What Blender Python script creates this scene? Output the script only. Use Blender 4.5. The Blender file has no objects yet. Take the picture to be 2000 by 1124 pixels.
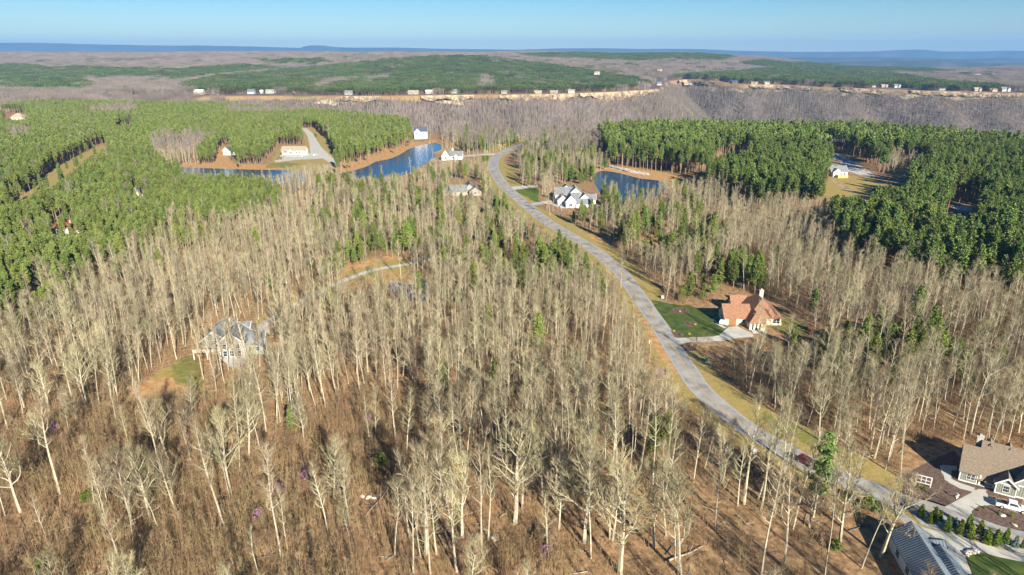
import bpy, bmesh, math, random
import numpy as np
from mathutils import Vector, Matrix, noise
R = math.radians
rng = random.Random(7)
S = bpy.context.scene
COL = S.collection

# ------------------------------------------------------------------ camera, sky, sun, exposure
F, PITCH, CAMZ = 1333.0, R(18.92), 90.0
cam = bpy.data.objects.new('camera', bpy.data.cameras.new('camera'))
COL.objects.link(cam)
cam.location = (0, 0, CAMZ)
cam.rotation_euler = (R(90) - PITCH, 0, 0)
cam.data.sensor_width = 36
cam.data.lens = 36 * F / 2000
cam.data.clip_start = 1
cam.data.clip_end = 60000
S.camera = cam
SUN_EL, SUN_AZ = R(25), R(157)          # azimuth clockwise from +Y
W = bpy.data.worlds.new('World'); S.world = W; W.use_nodes = True
nt = W.node_tree; nt.nodes.clear()
sky = nt.nodes.new('ShaderNodeTexSky'); sky.sky_type = 'NISHITA'; sky.sun_disc = False
sky.sun_elevation = SUN_EL; sky.sun_rotation = SUN_AZ
sky.air_density = 1.0; sky.dust_density = 0.05; sky.ozone_density = 5.0; sky.altitude = 500
bg = nt.nodes.new('ShaderNodeBackground'); bg.inputs['Strength'].default_value = 0.058
out = nt.nodes.new('ShaderNodeOutputWorld')
hsv = nt.nodes.new('ShaderNodeHueSaturation'); hsv.inputs['Saturation'].default_value = 1.36; hsv.inputs['Value'].default_value = 0.84
nt.links.new(sky.outputs[0], hsv.inputs['Color']); nt.links.new(hsv.outputs[0], bg.inputs[0]); nt.links.new(bg.outputs[0], out.inputs[0])
sl = bpy.data.lights.new('sun', 'SUN'); sl.energy = 5.0; sl.angle = R(0.5); sl.color = (1.0, 0.915, 0.77)
sun = bpy.data.objects.new('sun', sl); COL.objects.link(sun)
tosun = Vector((math.sin(SUN_AZ) * math.cos(SUN_EL), math.cos(SUN_AZ) * math.cos(SUN_EL), math.sin(SUN_EL)))
sun.rotation_euler = tosun.to_track_quat('Z', 'Y').to_euler()
sun.location = (0, -50, 300)
V = S.view_settings
V.view_transform = 'Standard'; V.look = 'None'; V.gamma = 1; V.use_curve_mapping = False; V.exposure = 1.12
S.cycles.max_bounces = 5; S.cycles.diffuse_bounces = 2; S.cycles.glossy_bounces = 2
S.cycles.transmission_bounces = 2; S.cycles.transparent_max_bounces = 4; S.cycles.volume_bounces = 0

# ------------------------------------------------------------------ geometry of the view
cp, sp = math.cos(PITCH), math.sin(PITCH)
def P(u, v, z=0.0):
    a = (u - 1000) / F; b = (562 - v) / F
    s = (z - CAMZ) / (-sp + b * cp)
    return (a * s, (cp + b * sp) * s)
def proj(x, y, z):
    d = y * cp - (z - CAMZ) * sp
    d = np.maximum(d, 1e-3)
    return 1000 + F * x / d, 562 - F * (y * sp + (z - CAMZ) * cp) / d
def inside(u, v, poly):
    u = np.asarray(u, float); v = np.asarray(v, float)
    r = np.zeros(u.shape, bool); n = len(poly)
    for i in range(n):
        x1, y1 = poly[i]; x2, y2 = poly[(i + 1) % n]
        if y1 == y2: continue
        c = (y1 > v) != (y2 > v)
        r ^= c & (u < (x2 - x1) * (v - y1) / (y2 - y1) + x1)
    return r
def anyin(u, v, polys):
    r = np.zeros(np.shape(u), bool)
    for p in polys: r |= inside(u, v, p)
    return r
def interp(x, pts): return np.interp(x, [p[0] for p in pts], [p[1] for p in pts])
def sstep(a, b, x):
    t = np.clip((x - a) / (b - a), 0, 1); return t * t * (3 - 2 * t)
def wcol(x, y): return 1000 + 1409 * x / y
def rim_pts(tab): return [((w - 1000) / 1409 * y, y) for w, y in tab]
NEAR_RIM = [(-900,1500),(-500,1350),(0,1250),(400,1180),(600,1040),(750,930),(850,850),(1000,790),(1200,765),(1500,775),(1750,745),(1850,700),(2000,650),(2400,590),(3000,500)]
FAR_RIM = [(-900,1650),(0,1650),(300,1600),(380,1545),(500,1570),(700,1555),(850,1590),(950,1620),(1000,1615),(1100,1650),(1200,1730),(1295,1870),(1312,2280),(1345,2330),(1450,2110),(1520,2100),(1600,2000),(1700,1900),(1850,1770),(2000,1680),(2400,1600),(3000,1500)]
def dist_poly(x, y, pts):
    d = np.full(np.shape(x), 1e9)
    for (x1, y1), (x2, y2) in zip(pts[:-1], pts[1:]):
        dx, dy = x2 - x1, y2 - y1; L = dx * dx + dy * dy
        t = np.clip(((x - x1) * dx + (y - y1) * dy) / L, 0, 1)
        d = np.minimum(d, np.hypot(x - x1 - t * dx, y - y1 - t * dy))
    return d
NRP, FRP = rim_pts(NEAR_RIM), rim_pts(FAR_RIM)
def wob(x, y, s, k=0.0):
    return (np.sin(x / s + 1.3 + k) * np.cos(y / s * 1.17 - k) + 0.5 * np.sin(x / s * 2.3 - y / s * 1.9 + k * 2) + 0.25 * np.sin(x / s * 5.1 + y / s * 4.3 + k))
def height(x, y):
    x = np.asarray(x, float); y = np.asarray(y, float)
    ys = np.maximum(y, 1.0); w = np.where(y > 20, wcol(x, ys), 1000)
    w = np.clip(w, -880, 2980)
    yn, yf = interp(w, NEAR_RIM), interp(w, FAR_RIM)
    z = np.zeros_like(x)
    far = y > yf; mid = (y > yn) & ~far
    dn = dist_poly(x, y, NRP); df = dist_poly(x, y, FRP)
    dep = sstep(120, 480, w)
    gul = 14 * wob(x, 0 * x, 60) * np.clip(df / 80, 0, 1)
    zm = np.maximum(np.maximum(-dn * 0.8, -9 - df * 0.62 + gul), -150 + 5 * wob(x, y, 90))
    z = np.where(mid, np.minimum(zm, 0) * dep, z)
    rise = 80 * sstep(1900, 4500, y) * (1 - 1.0 * sstep(1330, 1720, w))
    hill = 34 * np.exp(-((w - 830) / 360) ** 2 - ((y - 3050) / 620) ** 2)
    drop = np.maximum(y - 4500, 0) * 0.16
    dropr = np.maximum(y - 4250, 0) * 0.2 * sstep(1500, 1900, w)
    pl = rise + hill + 5 * wob(x, y, 260) * sstep(1900, 2500, y) - drop - dropr
    z = np.where(far, np.maximum(pl, -160), z)
    return z
def at(u, v):
    z = 0.0
    for _ in range(12):
        x, y = P(u, v, z)
        z = 0.5 * z + 0.5 * float(height(np.array([x]), np.array([y]))[0])
    return x, y, z

# ------------------------------------------------------------------ regions (traced, then laid on the ground)
PINE = [
 [(0,208),(60,200),(150,196),(400,192),(620,197),(700,206),(760,225),(800,238),(812,262),(800,276),(745,300),(692,322),(655,318),(640,308),(612,250),(592,250),(598,292),(560,310),(500,324),(455,326),(355,325),(352,333),(440,345),(520,352),(548,368),(545,385),(500,400),(440,415),(370,412),(320,425),(280,440),(240,470),(200,495),(130,515),(70,530),(40,560),(0,592),(-300,640),(-300,205)],
 [(1160,238),(1250,235),(1400,228),(1500,232),(1560,228),(1700,240),(1850,252),(2000,262),(2400,290),(2400,600),(2000,548),(1950,535),(1880,530),(1800,520),(1750,500),(1650,470),(1620,420),(1620,392),(1560,380),(1480,382),(1430,365),(1410,345),(1385,344),(1300,338),(1240,332),(1190,312),(1180,280)],
]
BARE_IN = [
 [(290,270),(340,262),(372,258),(400,262),(425,262),(395,280),(385,295),(388,322),(360,322),(345,315),(300,297)],
 [(165,212),(260,207),(275,220),(180,221)], [(430,211),(560,214),(600,222),(450,221)],[(20,255),(60,252),(55,266),(15,266)],
 [(310,405),(370,408),(365,422),(312,422)],[(40,425),(70,425),(68,446),(40,446)],
 [(1738,292),(1800,296),(1815,318),(1790,330),(1738,330)],[(1210,292),(1240,292),(1240,300),(1210,300)],
]
FARPINE = [
 [(345,165),(420,150),(520,140),(640,128),(760,117),(850,110),(950,110),(1010,119),(1100,130),(1200,145),(1280,161),(1200,170),(1100,174),(1000,179),(900,174),(800,176),(700,178),(560,178),(450,175),(380,174)],
 [(-200,128),(70,126),(95,133),(160,130),(345,136),(480,126),(560,133),(400,150),(340,160),(320,150),(240,150),(165,152),(180,172),(100,180),(-200,180)],
 [(1010,105),(1200,102),(1400,105),(1440,112),(1400,119),(1320,115),(1240,121),(1100,114),(1030,113)],
 [(1305,147),(1400,142),(1500,134),(1440,124),(1480,117),(1560,124),(1700,130),(1750,145),(1850,160),(2000,170),(2300,178),(2300,186),(2000,181),(1850,177),(1750,172),(1650,168),(1550,161),(1460,156),(1400,160),(1330,156)],
 [(1540,121),(1700,128),(1800,133),(1880,140),(1800,144),(1650,136)],
 [(500,117),(640,115),(640,124),(520,124)],
]
FARBARE_IN = [[(600,172),(640,155),(700,152),(690,158),(640,165),(640,172)],[(700,170),(720,150),(770,146),(760,152),(735,156)],[(930,172),(945,150),(960,148),(955,172)]]
SIDE = [(1305,150),(1340,140),(1500,130)]
CLEAR = [
 [(1335,664),(1362,690),(1400,728),(1454,767),(1504,802),(1537,815),(1580,838),(1620,866),(1691,893),(1756,934),(1800,950),(1850,990),(1700,955),(1600,915),(1500,860),(1420,805),(1360,745),(1320,690)],
 [(1266,583),(1330,597),(1345,594),(1400,590),(1535,600),(1600,650),(1560,668),(1470,668),(1400,662),(1330,664),(1300,640),(1280,605)],
 [(1190,490),(1215,500),(1262,540),(1298,575),(1290,595),(1245,560),(1205,515)],
 [(1060,418),(1100,428),(1160,458),(1200,478),(1215,500),(1150,475),(1100,445)],
 [(968,312),(1000,312),(1012,330),(1018,358),(1008,364),(985,352),(975,335)],
 [(1000,370),(1058,364),(1055,395),(1070,408),(1030,388)],
 [(1262,640),(1295,655),(1345,745),(1400,806),(1350,775),(1290,720),(1262,680)],
 [(935,302),(963,302),(960,324),(945,318)],
 [(238,782),(260,768),(290,742),(330,712),(350,704),(385,650),(400,628),(500,632),(530,650),(522,680),(480,716),(400,740),(397,772),(330,776),(260,790)],
 [(668,528),(740,506),(812,504),(800,530),(740,545),(690,552)],
 [(22,392),(40,384),(70,365),(92,340),(120,322),(150,308),(180,290),(207,280),(205,290),(165,312),(128,345),(105,362),(80,372),(20,398)],
 [(500,330),(530,315),(545,285),(598,285),(590,252),(615,250),(640,275),(652,300),(664,322),(640,334),(600,326),(560,332),(520,334)],
 [(418,322),(425,300),(432,286),(452,286),(444,305),(456,322)],
 [(1640,925),(1756,934),(1775,905),(1815,900),(1860,880),(2300,880),(2300,1200),(1715,1200),(1712,1030),(1735,990),(1640,945)],
 [(1380,352),(1388,325),(1410,312),(1472,300),(1470,326),(1440,350)],
 [(1590,282),(1640,297),(1690,318),(1720,345),(1790,345),(1770,372),(1720,375),(1640,392),(1605,380),(1618,345),(1622,322),(1605,306)],
 [(1845,395),(1910,402),(1930,412),(1915,432),(1850,420)],
 [(1420,560),(1540,600),(1540,665),(1400,660),(1400,600)],
 [(1082,364),(1172,358),(1178,405),(1100,415),(1078,385)],
 [(878,352),(935,352),(945,385),(880,388)],
 [(862,292),(902,292),(905,316),(862,316)],[(803,250),(870,262),(872,284),(800,280)],[(903,243),(945,243),(940,258),(903,258)],
 [(90,436),(150,436),(155,462),(85,465)],[(0,222),(50,222),(50,236),(0,236)],[(232,248),(262,244),(262,264),(230,266)],
 [(260,375),(280,375),(280,384),(258,384)],
]
P1 = [(660,341),(690,334),(715,326),(735,316),(760,311),(780,303),(800,291),(830,283),(858,281),(862,292),(846,299),(852,306),(838,315),(815,330),(790,342),(757,345),(735,349),(700,349)]
P2 = [(300,326),(355,327),(430,330),(500,332),(560,333),(590,338),(600,352),(540,362),(430,360),(330,345)]
P3 = [(1164,338),(1180,334),(1215,340),(1250,349),(1290,354),(1300,366),(1285,382),(1215,398),(1180,385),(1165,365),(1158,350)]
P4 = [(752,558),(770,552),(800,556),(830,548),(842,560),(838,585),(815,590),(785,578),(762,572)]
PONDS = [P1, P2, P3, P4]
BANK = [
 [(655,325),(700,320),(745,300),(790,280),(870,272),(900,288),(862,300),(800,300),(720,335),(660,350)],
 [(355,318),(420,320),(545,322),(565,336),(500,336),(350,330)],
 [(1150,328),(1190,320),(1260,330),(1350,338),(1390,346),(1380,354),(1290,360),(1210,348),(1160,345)],
 [(735,525),(810,535),(870,540),(850,556),(745,562)],[(1165,352),(1215,400),(1260,395),(1240,410),(1185,400)],
 [(630,310),(665,320),(690,345),(640,335)],
]
VERGE = CLEAR[0:1] + CLEAR[2:4] + CLEAR[6:7] + CLEAR[10:13] + [CLEAR[9]] + [
 [(238,782),(260,768),(290,742),(330,712),(350,704),(400,740),(397,772),(330,776),(260,790)],
 [(1605,380),(1618,345),(1700,345),(1740,372),(1640,392)],[(960,318),(1012,325),(1018,362),(1045,385),(985,352)],
 [(930,275),(1040,272),(1040,285),(1000,285),(960,312),(950,305),(930,296)],[(1040,395),(1150,460),(1215,520),(1262,590),(1300,670),(1230,590),(1170,510),(1060,450)],
 [(1460,770),(1560,845),(1640,880),(1620,905),(1540,870),(1460,815)]]
LAWN = [ [(1272,586),(1330,597),(1345,595),(1396,622),(1440,650),(1400,658),(1330,660),(1302,636),(1282,606)], [(1003,372),(1054,366),(1054,393),(1064,402),(1030,386)], [(938,304),(958,304),(952,314),(944,318)],
 [(330,712),(370,690),(395,700),(398,735),(380,760),(345,755),(330,735)], [(1525,600),(1600,650),(1560,668),(1500,640)],[(1560,845),(1600,850),(1625,872),(1600,885),(1560,862)],[(600,262),(622,262),(618,270),(600,270)],[(520,318),(560,316),(600,320),(560,330),(515,330)],[(1480,798),(1560,828),(1645,872),(1625,888),(1560,860),(1490,828)]]
SOIL = [[(640,535),(668,520),(740,498),(812,500),(740,512),(690,528)],[(415,320),(424,300),(432,288),(450,288),(444,305),(456,322)],[(1240,600),(1290,640),(1330,720),(1400,800),(1360,770),(1290,700),(1262,650)],[(240,782),(290,740),(330,735),(390,765),(330,778)],[(1140,460),(1280,460),(1300,480),(1260,490),(1180,478)],[(350,318),(545,322),(560,336),(350,330)],[(655,318),(790,280),(870,272),(860,292),(720,335),(660,345)],[(1150,322),(1300,338),(1390,346),(1370,356),(1290,358),(1160,345)],[(1590,345),(1615,378),(1590,392),(1570,380)]]
SNOW = [[(1180,320),(1210,325),(1275,338),(1270,346),(1225,338),(1185,330)],[(1400,318),(1470,302),(1468,330),(1420,330)],[(1565,272),(1600,284),(1640,300),(1690,326),(1722,346),(1700,348),(1650,328),(1600,296)],[(1850,398),(1905,404),(1900,415),(1855,412)]]
BRUSH = [[(-200,845),(0,850),(120,802),(240,785),(330,775),(420,778),(440,860),(560,860),(640,800),(720,765),(830,770),(868,840),(840,900),(800,940),(700,1124),(-200,1124)],
 [(-400,1124),(700,1124),(760,2600),(-1500,2600)],
 [(930,1060),(1080,1050),(1120,1124),(900,1124)]]
OPEN = [[(800,900),(1000,930),(1500,960),(1700,1000),(1700,1124),(900,1124),(780,1000)], [(700,1124),(1720,1124),(1900,2600),(400,2600)]]
MIX1 = [[(610,330),(960,320),(1000,380),(1150,470),(1190,520),(1100,540),(930,560),(700,520),(560,480),(600,400)]]
MIX2 = [[(1020,290),(1160,300),(1200,330),(1160,345),(1080,335),(1020,345)], [(1160,360),(1340,370),(1500,480),(1480,560),(1260,560),(1180,470),(1060,410)],[(880,225),(1180,240),(1190,320),(900,280)]]
MIX4 = [[(1485,560),(1560,555),(1640,590),(1710,600),(1740,650),(1640,690),(1600,650),(1545,605)],[(1780,640),(1900,640),(1990,660),(1990,700),(1850,690)],[(1400,540),(1490,545),(1490,572),(1400,572)],[(1230,400),(1420,420),(1500,500),(1480,540),(1330,500)],[(950,440),(1150,470),(1190,520),(1000,520)]]
MIX3 = [[(1480,540),(1700,560),(2000,620),(2100,700),(1800,690),(1640,690),(1530,620)],[(0,470),(300,430),(560,380),(540,400),(300,470),(0,620)]]
ROAD = [(2090,1080),(2030,1062),(1997,1053),(1936,1035),(1898,1021),(1865,1012),(1820,995),(1777,984),(1736,971),(1709,959),(1643,935),(1595,913),(1563,897),(1528,877),(1489,856),(1450,831),(1414,802),(1368,760),(1343,724),(1318,685),(1294,646),(1266,606),(1241,571),(1212,532),(1187,510),(1155,485),(1112,460),(1069,434),(1034,407),(1005,382),(984,363),(969,341),(963,325),(967,310),(981,299),(1000,291),(1020,283),(1050,273),(1090,264)]
def smooth(pts, n=5):
    out = []
    for i in range(len(pts) - 1):
        p0 = pts[max(i - 1, 0)]; p1 = pts[i]; p2 = pts[i + 1]; p3 = pts[min(i + 2, len(pts) - 1)]
        for k in range(n):
            t = k / n
            out.append(tuple(0.5 * (2 * p1[j] + (p2[j] - p0[j]) * t + (2 * p0[j] - 5 * p1[j] + 4 * p2[j] - p3[j]) * t * t + (3 * p1[j] - p0[j] - 3 * p2[j] + p3[j]) * t ** 3) for j in range(2)))
    out.append(tuple(pts[-1])); return out
ROADW = smooth([P(*q) for q in ROAD], 6)
DRIVE1 = smooth([P(*q) for q in [(500,648),(540,617),(580,595),(630,568),(680,545),(735,527),(795,517),(850,505)]], 6)

# ------------------------------------------------------------------ materials
def mat(name, col, rough=0.85, col2=None, scale=1.0, detail=4.0, spec=0.2, metal=0.0, bump=0.0, rnd=0.0, coord='Object', stretch=None, lo=0.35, hi=0.65):
    m = bpy.data.materials.new(name); m.use_nodes = True
    n = m.node_tree; b = n.nodes['Principled BSDF']
    b.inputs['Roughness'].default_value = rough; b.inputs['Metallic'].default_value = metal
    b.inputs['Specular IOR Level'].default_value = spec
    b.inputs['Base Color'].default_value = (*col, 1)
    src = None
    if col2 is not None or bump:
        tc = n.nodes.new('ShaderNodeTexCoord'); mp = n.nodes.new('ShaderNodeMapping')
        if stretch: mp.inputs['Scale'].default_value = stretch
        nz = n.nodes.new('ShaderNodeTexNoise'); nz.inputs['Scale'].default_value = scale; nz.inputs['Detail'].default_value = detail
        n.links.new(tc.outputs[coord], mp.inputs[0]); n.links.new(mp.outputs[0], nz.inputs[0])
        if bump:
            bp = n.nodes.new('ShaderNodeBump'); bp.inputs['Strength'].default_value = bump
            n.links.new(nz.outputs[0], bp.inputs['Height']); n.links.new(bp.outputs[0], b.inputs['Normal'])
    if col2 is not None:
        cr = n.nodes.new('ShaderNodeValToRGB'); cr.color_ramp.elements[0].position = lo; cr.color_ramp.elements[1].position = hi
        cr.color_ramp.elements[0].color = (*col, 1); cr.color_ramp.elements[1].color = (*col2, 1)
        n.links.new(nz.outputs[0], cr.inputs[0]); src = cr.outputs[0]
        n.links.new(src, b.inputs['Base Color'])
    if rnd:
        oi = n.nodes.new('ShaderNodeObjectInfo'); hs = n.nodes.new('ShaderNodeHueSaturation')
        m1 = n.nodes.new('ShaderNodeMapRange'); m1.inputs['To Min'].default_value = 1 - rnd; m1.inputs['To Max'].default_value = 1 + rnd
        m2 = n.nodes.new('ShaderNodeMapRange'); m2.inputs['To Min'].default_value = 0.5 - rnd * 0.07; m2.inputs['To Max'].default_value = 0.5 + rnd * 0.07
        w = n.nodes.new('ShaderNodeMath'); w.operation = 'FRACT'; w2 = n.nodes.new('ShaderNodeMath'); w2.operation = 'MULTIPLY'; w2.inputs[1].default_value = 37.7
        n.links.new(oi.outputs['Random'], m1.inputs[0]); n.links.new(oi.outputs['Random'], w2.inputs[0]); n.links.new(w2.outputs[0], w.inputs[0]); n.links.new(w.outputs[0], m2.inputs[0])
        n.links.new(m1.outputs[0], hs.inputs['Value']); n.links.new(m2.outputs[0], hs.inputs['Hue'])
        if src: n.links.new(src, hs.inputs['Color'])
        else: hs.inputs['Color'].default_value = (*col, 1)
        n.links.new(hs.outputs[0], b.inputs['Base Color'])
    return m
M = {}
M['bark'] = mat('pale_bark', (0.33,0.295,0.205), 0.9, (0.55,0.50,0.37), 2.2, rnd=0.22, spec=0.1)
M['twig'] = mat('twigs', (0.235,0.20,0.115), 0.9, (0.385,0.335,0.21), 0.25, rnd=0.34, spec=0.05)
M['sapling'] = mat('sapling_twigs', (0.20,0.145,0.08), 0.9, (0.36,0.29,0.17), 0.2, rnd=0.35, spec=0.05)
M['twigfar'] = mat('far_twigs', (0.18,0.148,0.125), 0.9, (0.29,0.25,0.21), 0.02, rnd=0.25, spec=0.05)
M['pinebark'] = mat('pine_bark', (0.26,0.17,0.11), 0.9, (0.36,0.26,0.18), 1.2, spec=0.1)
M['needle'] = mat('pine_needles', (0.09,0.145,0.03), 0.75, (0.175,0.225,0.055), 0.5, rnd=0.30, spec=0.2)
M['needle_far'] = mat('far_pine_needles', (0.055,0.088,0.025), 0.75, (0.12,0.155,0.045), 0.5, rnd=0.3, spec=0.15)
M['needle_l'] = mat('young_frontlit_needles', (0.105,0.15,0.03), 0.75, (0.19,0.23,0.06), 0.5, rnd=0.22, spec=0.2)  # left stand; its frontal sun is put into this lighter, yellower green
M['needle2'] = mat('bright_pine_needles', (0.11,0.155,0.03), 0.75, (0.195,0.24,0.055), 0.5, rnd=0.30, spec=0.2)
M['thuja'] = mat('arborvitae_foliage', (0.10,0.16,0.012), 0.7, (0.19,0.25,0.03), 2.0, rnd=0.15, spec=0.2)
M['spruce'] = mat('blue_spruce_foliage', (0.10,0.16,0.13), 0.7, (0.18,0.25,0.22), 2.0, rnd=0.1, spec=0.2)
M['brush'] = mat('brush_stems', (0.225,0.145,0.078), 0.9, (0.39,0.29,0.165), 0.06, rnd=0.35, spec=0.05, coord='Object')
M['redbud'] = mat('redbud_blossom', (0.30,0.14,0.27), 0.8, (0.45,0.24,0.40), 1.5, rnd=0.1)
M['asphalt'] = mat('worn_asphalt', (0.24,0.23,0.215), 0.9, (0.42,0.405,0.38), 0.22, 10, bump=0.05)  # worn asphalt in blotchy pale grey
M['concrete'] = mat('concrete', (0.46,0.44,0.38), 0.85, (0.58,0.56,0.49), 0.3, 8)
M['gravel'] = mat('grey_gravel', (0.30,0.28,0.25), 0.95, (0.50,0.48,0.44), 2.5, 8)
M['mulch'] = mat('brown_mulch', (0.095,0.06,0.045), 0.95, (0.19,0.13,0.10), 1.5, 8)
M['turf'] = mat('lawn_turf', (0.045,0.082,0.015), 0.9, (0.10,0.135,0.03), 0.35, 8, bump=0.3)
M['yellow'] = mat('yellow_paint', (0.62,0.42,0.06), 0.7, (0.50,0.36,0.10), 1.0)
M['rock'] = mat('tan_rock', (0.20,0.15,0.11), 0.9, (0.56,0.42,0.25), 0.09, 6, coord='Object')
M['boulder'] = mat('boulder_stone', (0.42,0.38,0.30), 0.9, (0.62,0.57,0.47), 1.2, 6)
M['white'] = mat('white_paint', (0.78,0.78,0.76), 0.5, (0.70,0.70,0.69), 0.6)
M['cream'] = mat('cream_wall', (0.58,0.50,0.34), 0.8, (0.75,0.66,0.46), 0.6)
M['grey_siding'] = mat('grey_green_siding', (0.26,0.27,0.22), 0.7, (0.30,0.31,0.255), 3.0, stretch=(3,3,0.1))
M['brown_roof'] = mat('brown_shingles', (0.185,0.145,0.105), 0.9, (0.26,0.21,0.155), 3.0, 6)
M['orange_roof'] = mat('terracotta_shingles', (0.24,0.125,0.075), 0.9, (0.34,0.185,0.115), 1.6, 6)
M['metal_roof'] = mat('grey_blue_metal_roof', (0.17,0.21,0.25), 0.45, (0.22,0.26,0.30), 0.5, metal=0.3, spec=0.5)
M['slate_roof'] = mat('slate_shingles', (0.15,0.165,0.175), 0.85, (0.235,0.25,0.25), 0.8, 6)
M['navy_roof'] = mat('navy_shingles', (0.06,0.075,0.11), 0.8, (0.10,0.12,0.16), 1.0)
M['beige_roof'] = mat('beige_shingles', (0.33,0.28,0.20), 0.9, (0.42,0.36,0.27), 1.0)
M['red_roof'] = mat('red_metal_roof', (0.30,0.055,0.045), 0.6, (0.38,0.10,0.075), 1.0)
M['stone'] = mat('stone_wall', (0.24,0.215,0.18), 0.9, (0.44,0.41,0.35), 1.8, 6)
M['glass'] = mat('window_glass', (0.03,0.045,0.06), 0.08, spec=0.8)
M['dark'] = mat('dark_trim', (0.05,0.05,0.055), 0.6)
M['wood'] = mat('brown_wood', (0.24,0.115,0.055), 0.8, (0.32,0.17,0.09), 1.5)
M['yellow_wood'] = mat('fresh_yellow_lumber', (0.62,0.46,0.12), 0.8, (0.70,0.54,0.18), 1.0)
M['carwhite'] = mat('white_car_paint', (0.80,0.80,0.80), 0.25, spec=0.6)
M['carred'] = mat('dark_red_car_paint', (0.13,0.012,0.02), 0.22, spec=0.7)
M['tyre'] = mat('tyre_rubber', (0.02,0.02,0.02), 0.8)
M['green_box'] = mat('green_utility_paint', (0.07,0.20,0.13), 0.5)
M['blue'] = mat('blue_tarp', (0.04,0.20,0.55), 0.5)
M['log'] = mat('weathered_log', (0.34,0.29,0.22), 0.9, (0.48,0.42,0.33), 2.0)
M['darklog'] = mat('dark_wet_log', (0.09,0.08,0.08), 0.9, (0.15,0.13,0.13), 2.0)
M['teal'] = mat('aqua_blue_tank', (0.35,0.5,0.5), 0.5)
m = M['water'] = mat('pond_water', (0.006,0.075,0.22), 0.05, (0.01,0.05,0.09), 0.012, spec=0.6)  # deep blue base colour stands in for reflected blue sky
n = m.node_tree; nz = n.nodes.new('ShaderNodeTexNoise'); nz.inputs['Scale'].default_value = 1.2; bp = n.nodes.new('ShaderNodeBump'); bp.inputs['Strength'].default_value = 0.22; bp.inputs['Distance'].default_value = 0.5
tc = n.nodes.new('ShaderNodeTexCoord'); n.links.new(tc.outputs['Object'], nz.inputs[0]); n.links.new(nz.outputs[0], bp.inputs['Height']); n.links.new(bp.outputs[0], n.nodes['Principled BSDF'].inputs['Normal'])

def ground_material():
    m = bpy.data.materials.new('woodland_ground'); m.use_nodes = True; n = m.node_tree; b = n.nodes['Principled BSDF']
    b.inputs['Roughness'].default_value = 0.95; b.inputs['Specular IOR Level'].default_value = 0.1
    tc = n.nodes.new('ShaderNodeTexCoord')
    def nz(s, d=6):
        x = n.nodes.new('ShaderNodeTexNoise'); x.inputs['Scale'].default_value = s; x.inputs['Detail'].default_value = d
        n.links.new(tc.outputs['Object'], x.inputs[0]); return x.outputs[0]
    def ramp(src, a, c, lo=0.35, hi=0.65):
        r = n.nodes.new('ShaderNodeValToRGB'); e = r.color_ramp.elements; e[0].position = lo; e[1].position = hi
        e[0].color = (*a, 1); e[1].color = (*c, 1); n.links.new(src, r.inputs[0]); return r.outputs[0]
    def mix(f, a, c):
        x = n.nodes.new('ShaderNodeMix'); x.data_type = 'RGBA'; n.links.new(f, x.inputs['Factor']); n.links.new(a, x.inputs[6]); n.links.new(c, x.inputs[7]); return x.outputs[2]
    def snowmask():
        a = n.nodes.new('ShaderNodeAttribute'); a.attribute_name = 'snow'
        x = n.nodes.new('ShaderNodeMath'); x.operation = 'MULTIPLY'; n.links.new(nz(0.45, 5), x.inputs[0]); n.links.new(a.outputs['Fac'], x.inputs[1])
        r = n.nodes.new('ShaderNodeMapRange'); r.inputs['From Min'].default_value = 0.44; r.inputs['From Max'].default_value = 0.54
        n.links.new(x.outputs[0], r.inputs[0]); return r.outputs[0]
    def attr(nm, s, amt=0.5):
        a = n.nodes.new('ShaderNodeAttribute'); a.attribute_name = nm
        # break the edge up with noise
        x = n.nodes.new('ShaderNodeMath'); x.operation = 'MULTIPLY_ADD'; x.inputs[1].default_value = amt * 2; x.inputs[2].default_value = -amt
        n.links.new(nz(s, 5), x.inputs[0])
        y = n.nodes.new('ShaderNodeMath'); y.operation = 'ADD'; n.links.new(a.outputs['Fac'], y.inputs[0]); n.links.new(x.outputs[0], y.inputs[1])
        r = n.nodes.new('ShaderNodeMapRange'); r.inputs['From Min'].default_value = 0.38; r.inputs['From Max'].default_value = 0.62
        n.links.new(y.outputs[0], r.inputs[0]); return r.outputs[0]
    litter = mix(nz(0.06, 4), ramp(nz(0.8, 12), (0.15,0.085,0.04), (0.44,0.26,0.13), .36, .60), ramp(nz(0.55, 12), (0.20,0.13,0.07), (0.47,0.32,0.17), .38, .62))
    tan = mix(nz(0.12, 6), ramp(nz(1.1, 8), (0.26,0.215,0.065), (0.40,0.32,0.12)), ramp(nz(0.5, 8), (0.48,0.31,0.13), (0.30,0.26,0.07)))
    lawn = ramp(nz(0.5, 8), (0.07,0.125,0.018), (0.15,0.19,0.035))
    soil = ramp(nz(0.4, 8), (0.40,0.205,0.08), (0.56,0.36,0.16))
    rock = ramp(nz(0.05, 8), (0.30,0.24,0.16), (0.56,0.47,0.33))
    snow = ramp(nz(0.5, 8), (0.7,0.7,0.72), (0.8,0.8,0.8))
    c = mix(attr('grass', 0.35), litter, tan); c = mix(attr('soil', 0.3), c, soil); c = mix(attr('lawn', 0.5, 0.25), c, lawn)
    c = mix(attr('shaded_mauve', 0.02, 0.1), c, ramp(nz(0.03, 8), (0.12,0.092,0.08), (0.21,0.165,0.145))); c = mix(attr('rock', 0.02), c, rock); c = mix(snowmask(), c, snow)  # grey-mauve canyon and far ground, darkened to carry the wall's part-shade
    n.links.new(c, b.inputs['Base Color'])
    bp = n.nodes.new('ShaderNodeBump'); bp.inputs['Strength'].default_value = 0.5; bp.inputs['Distance'].default_value = 0.25
    n.links.new(nz(1.6, 8), bp.inputs['Height']); n.links.new(bp.outputs[0], b.inputs['Normal'])
    return m
M['ground'] = ground_material()

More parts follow.
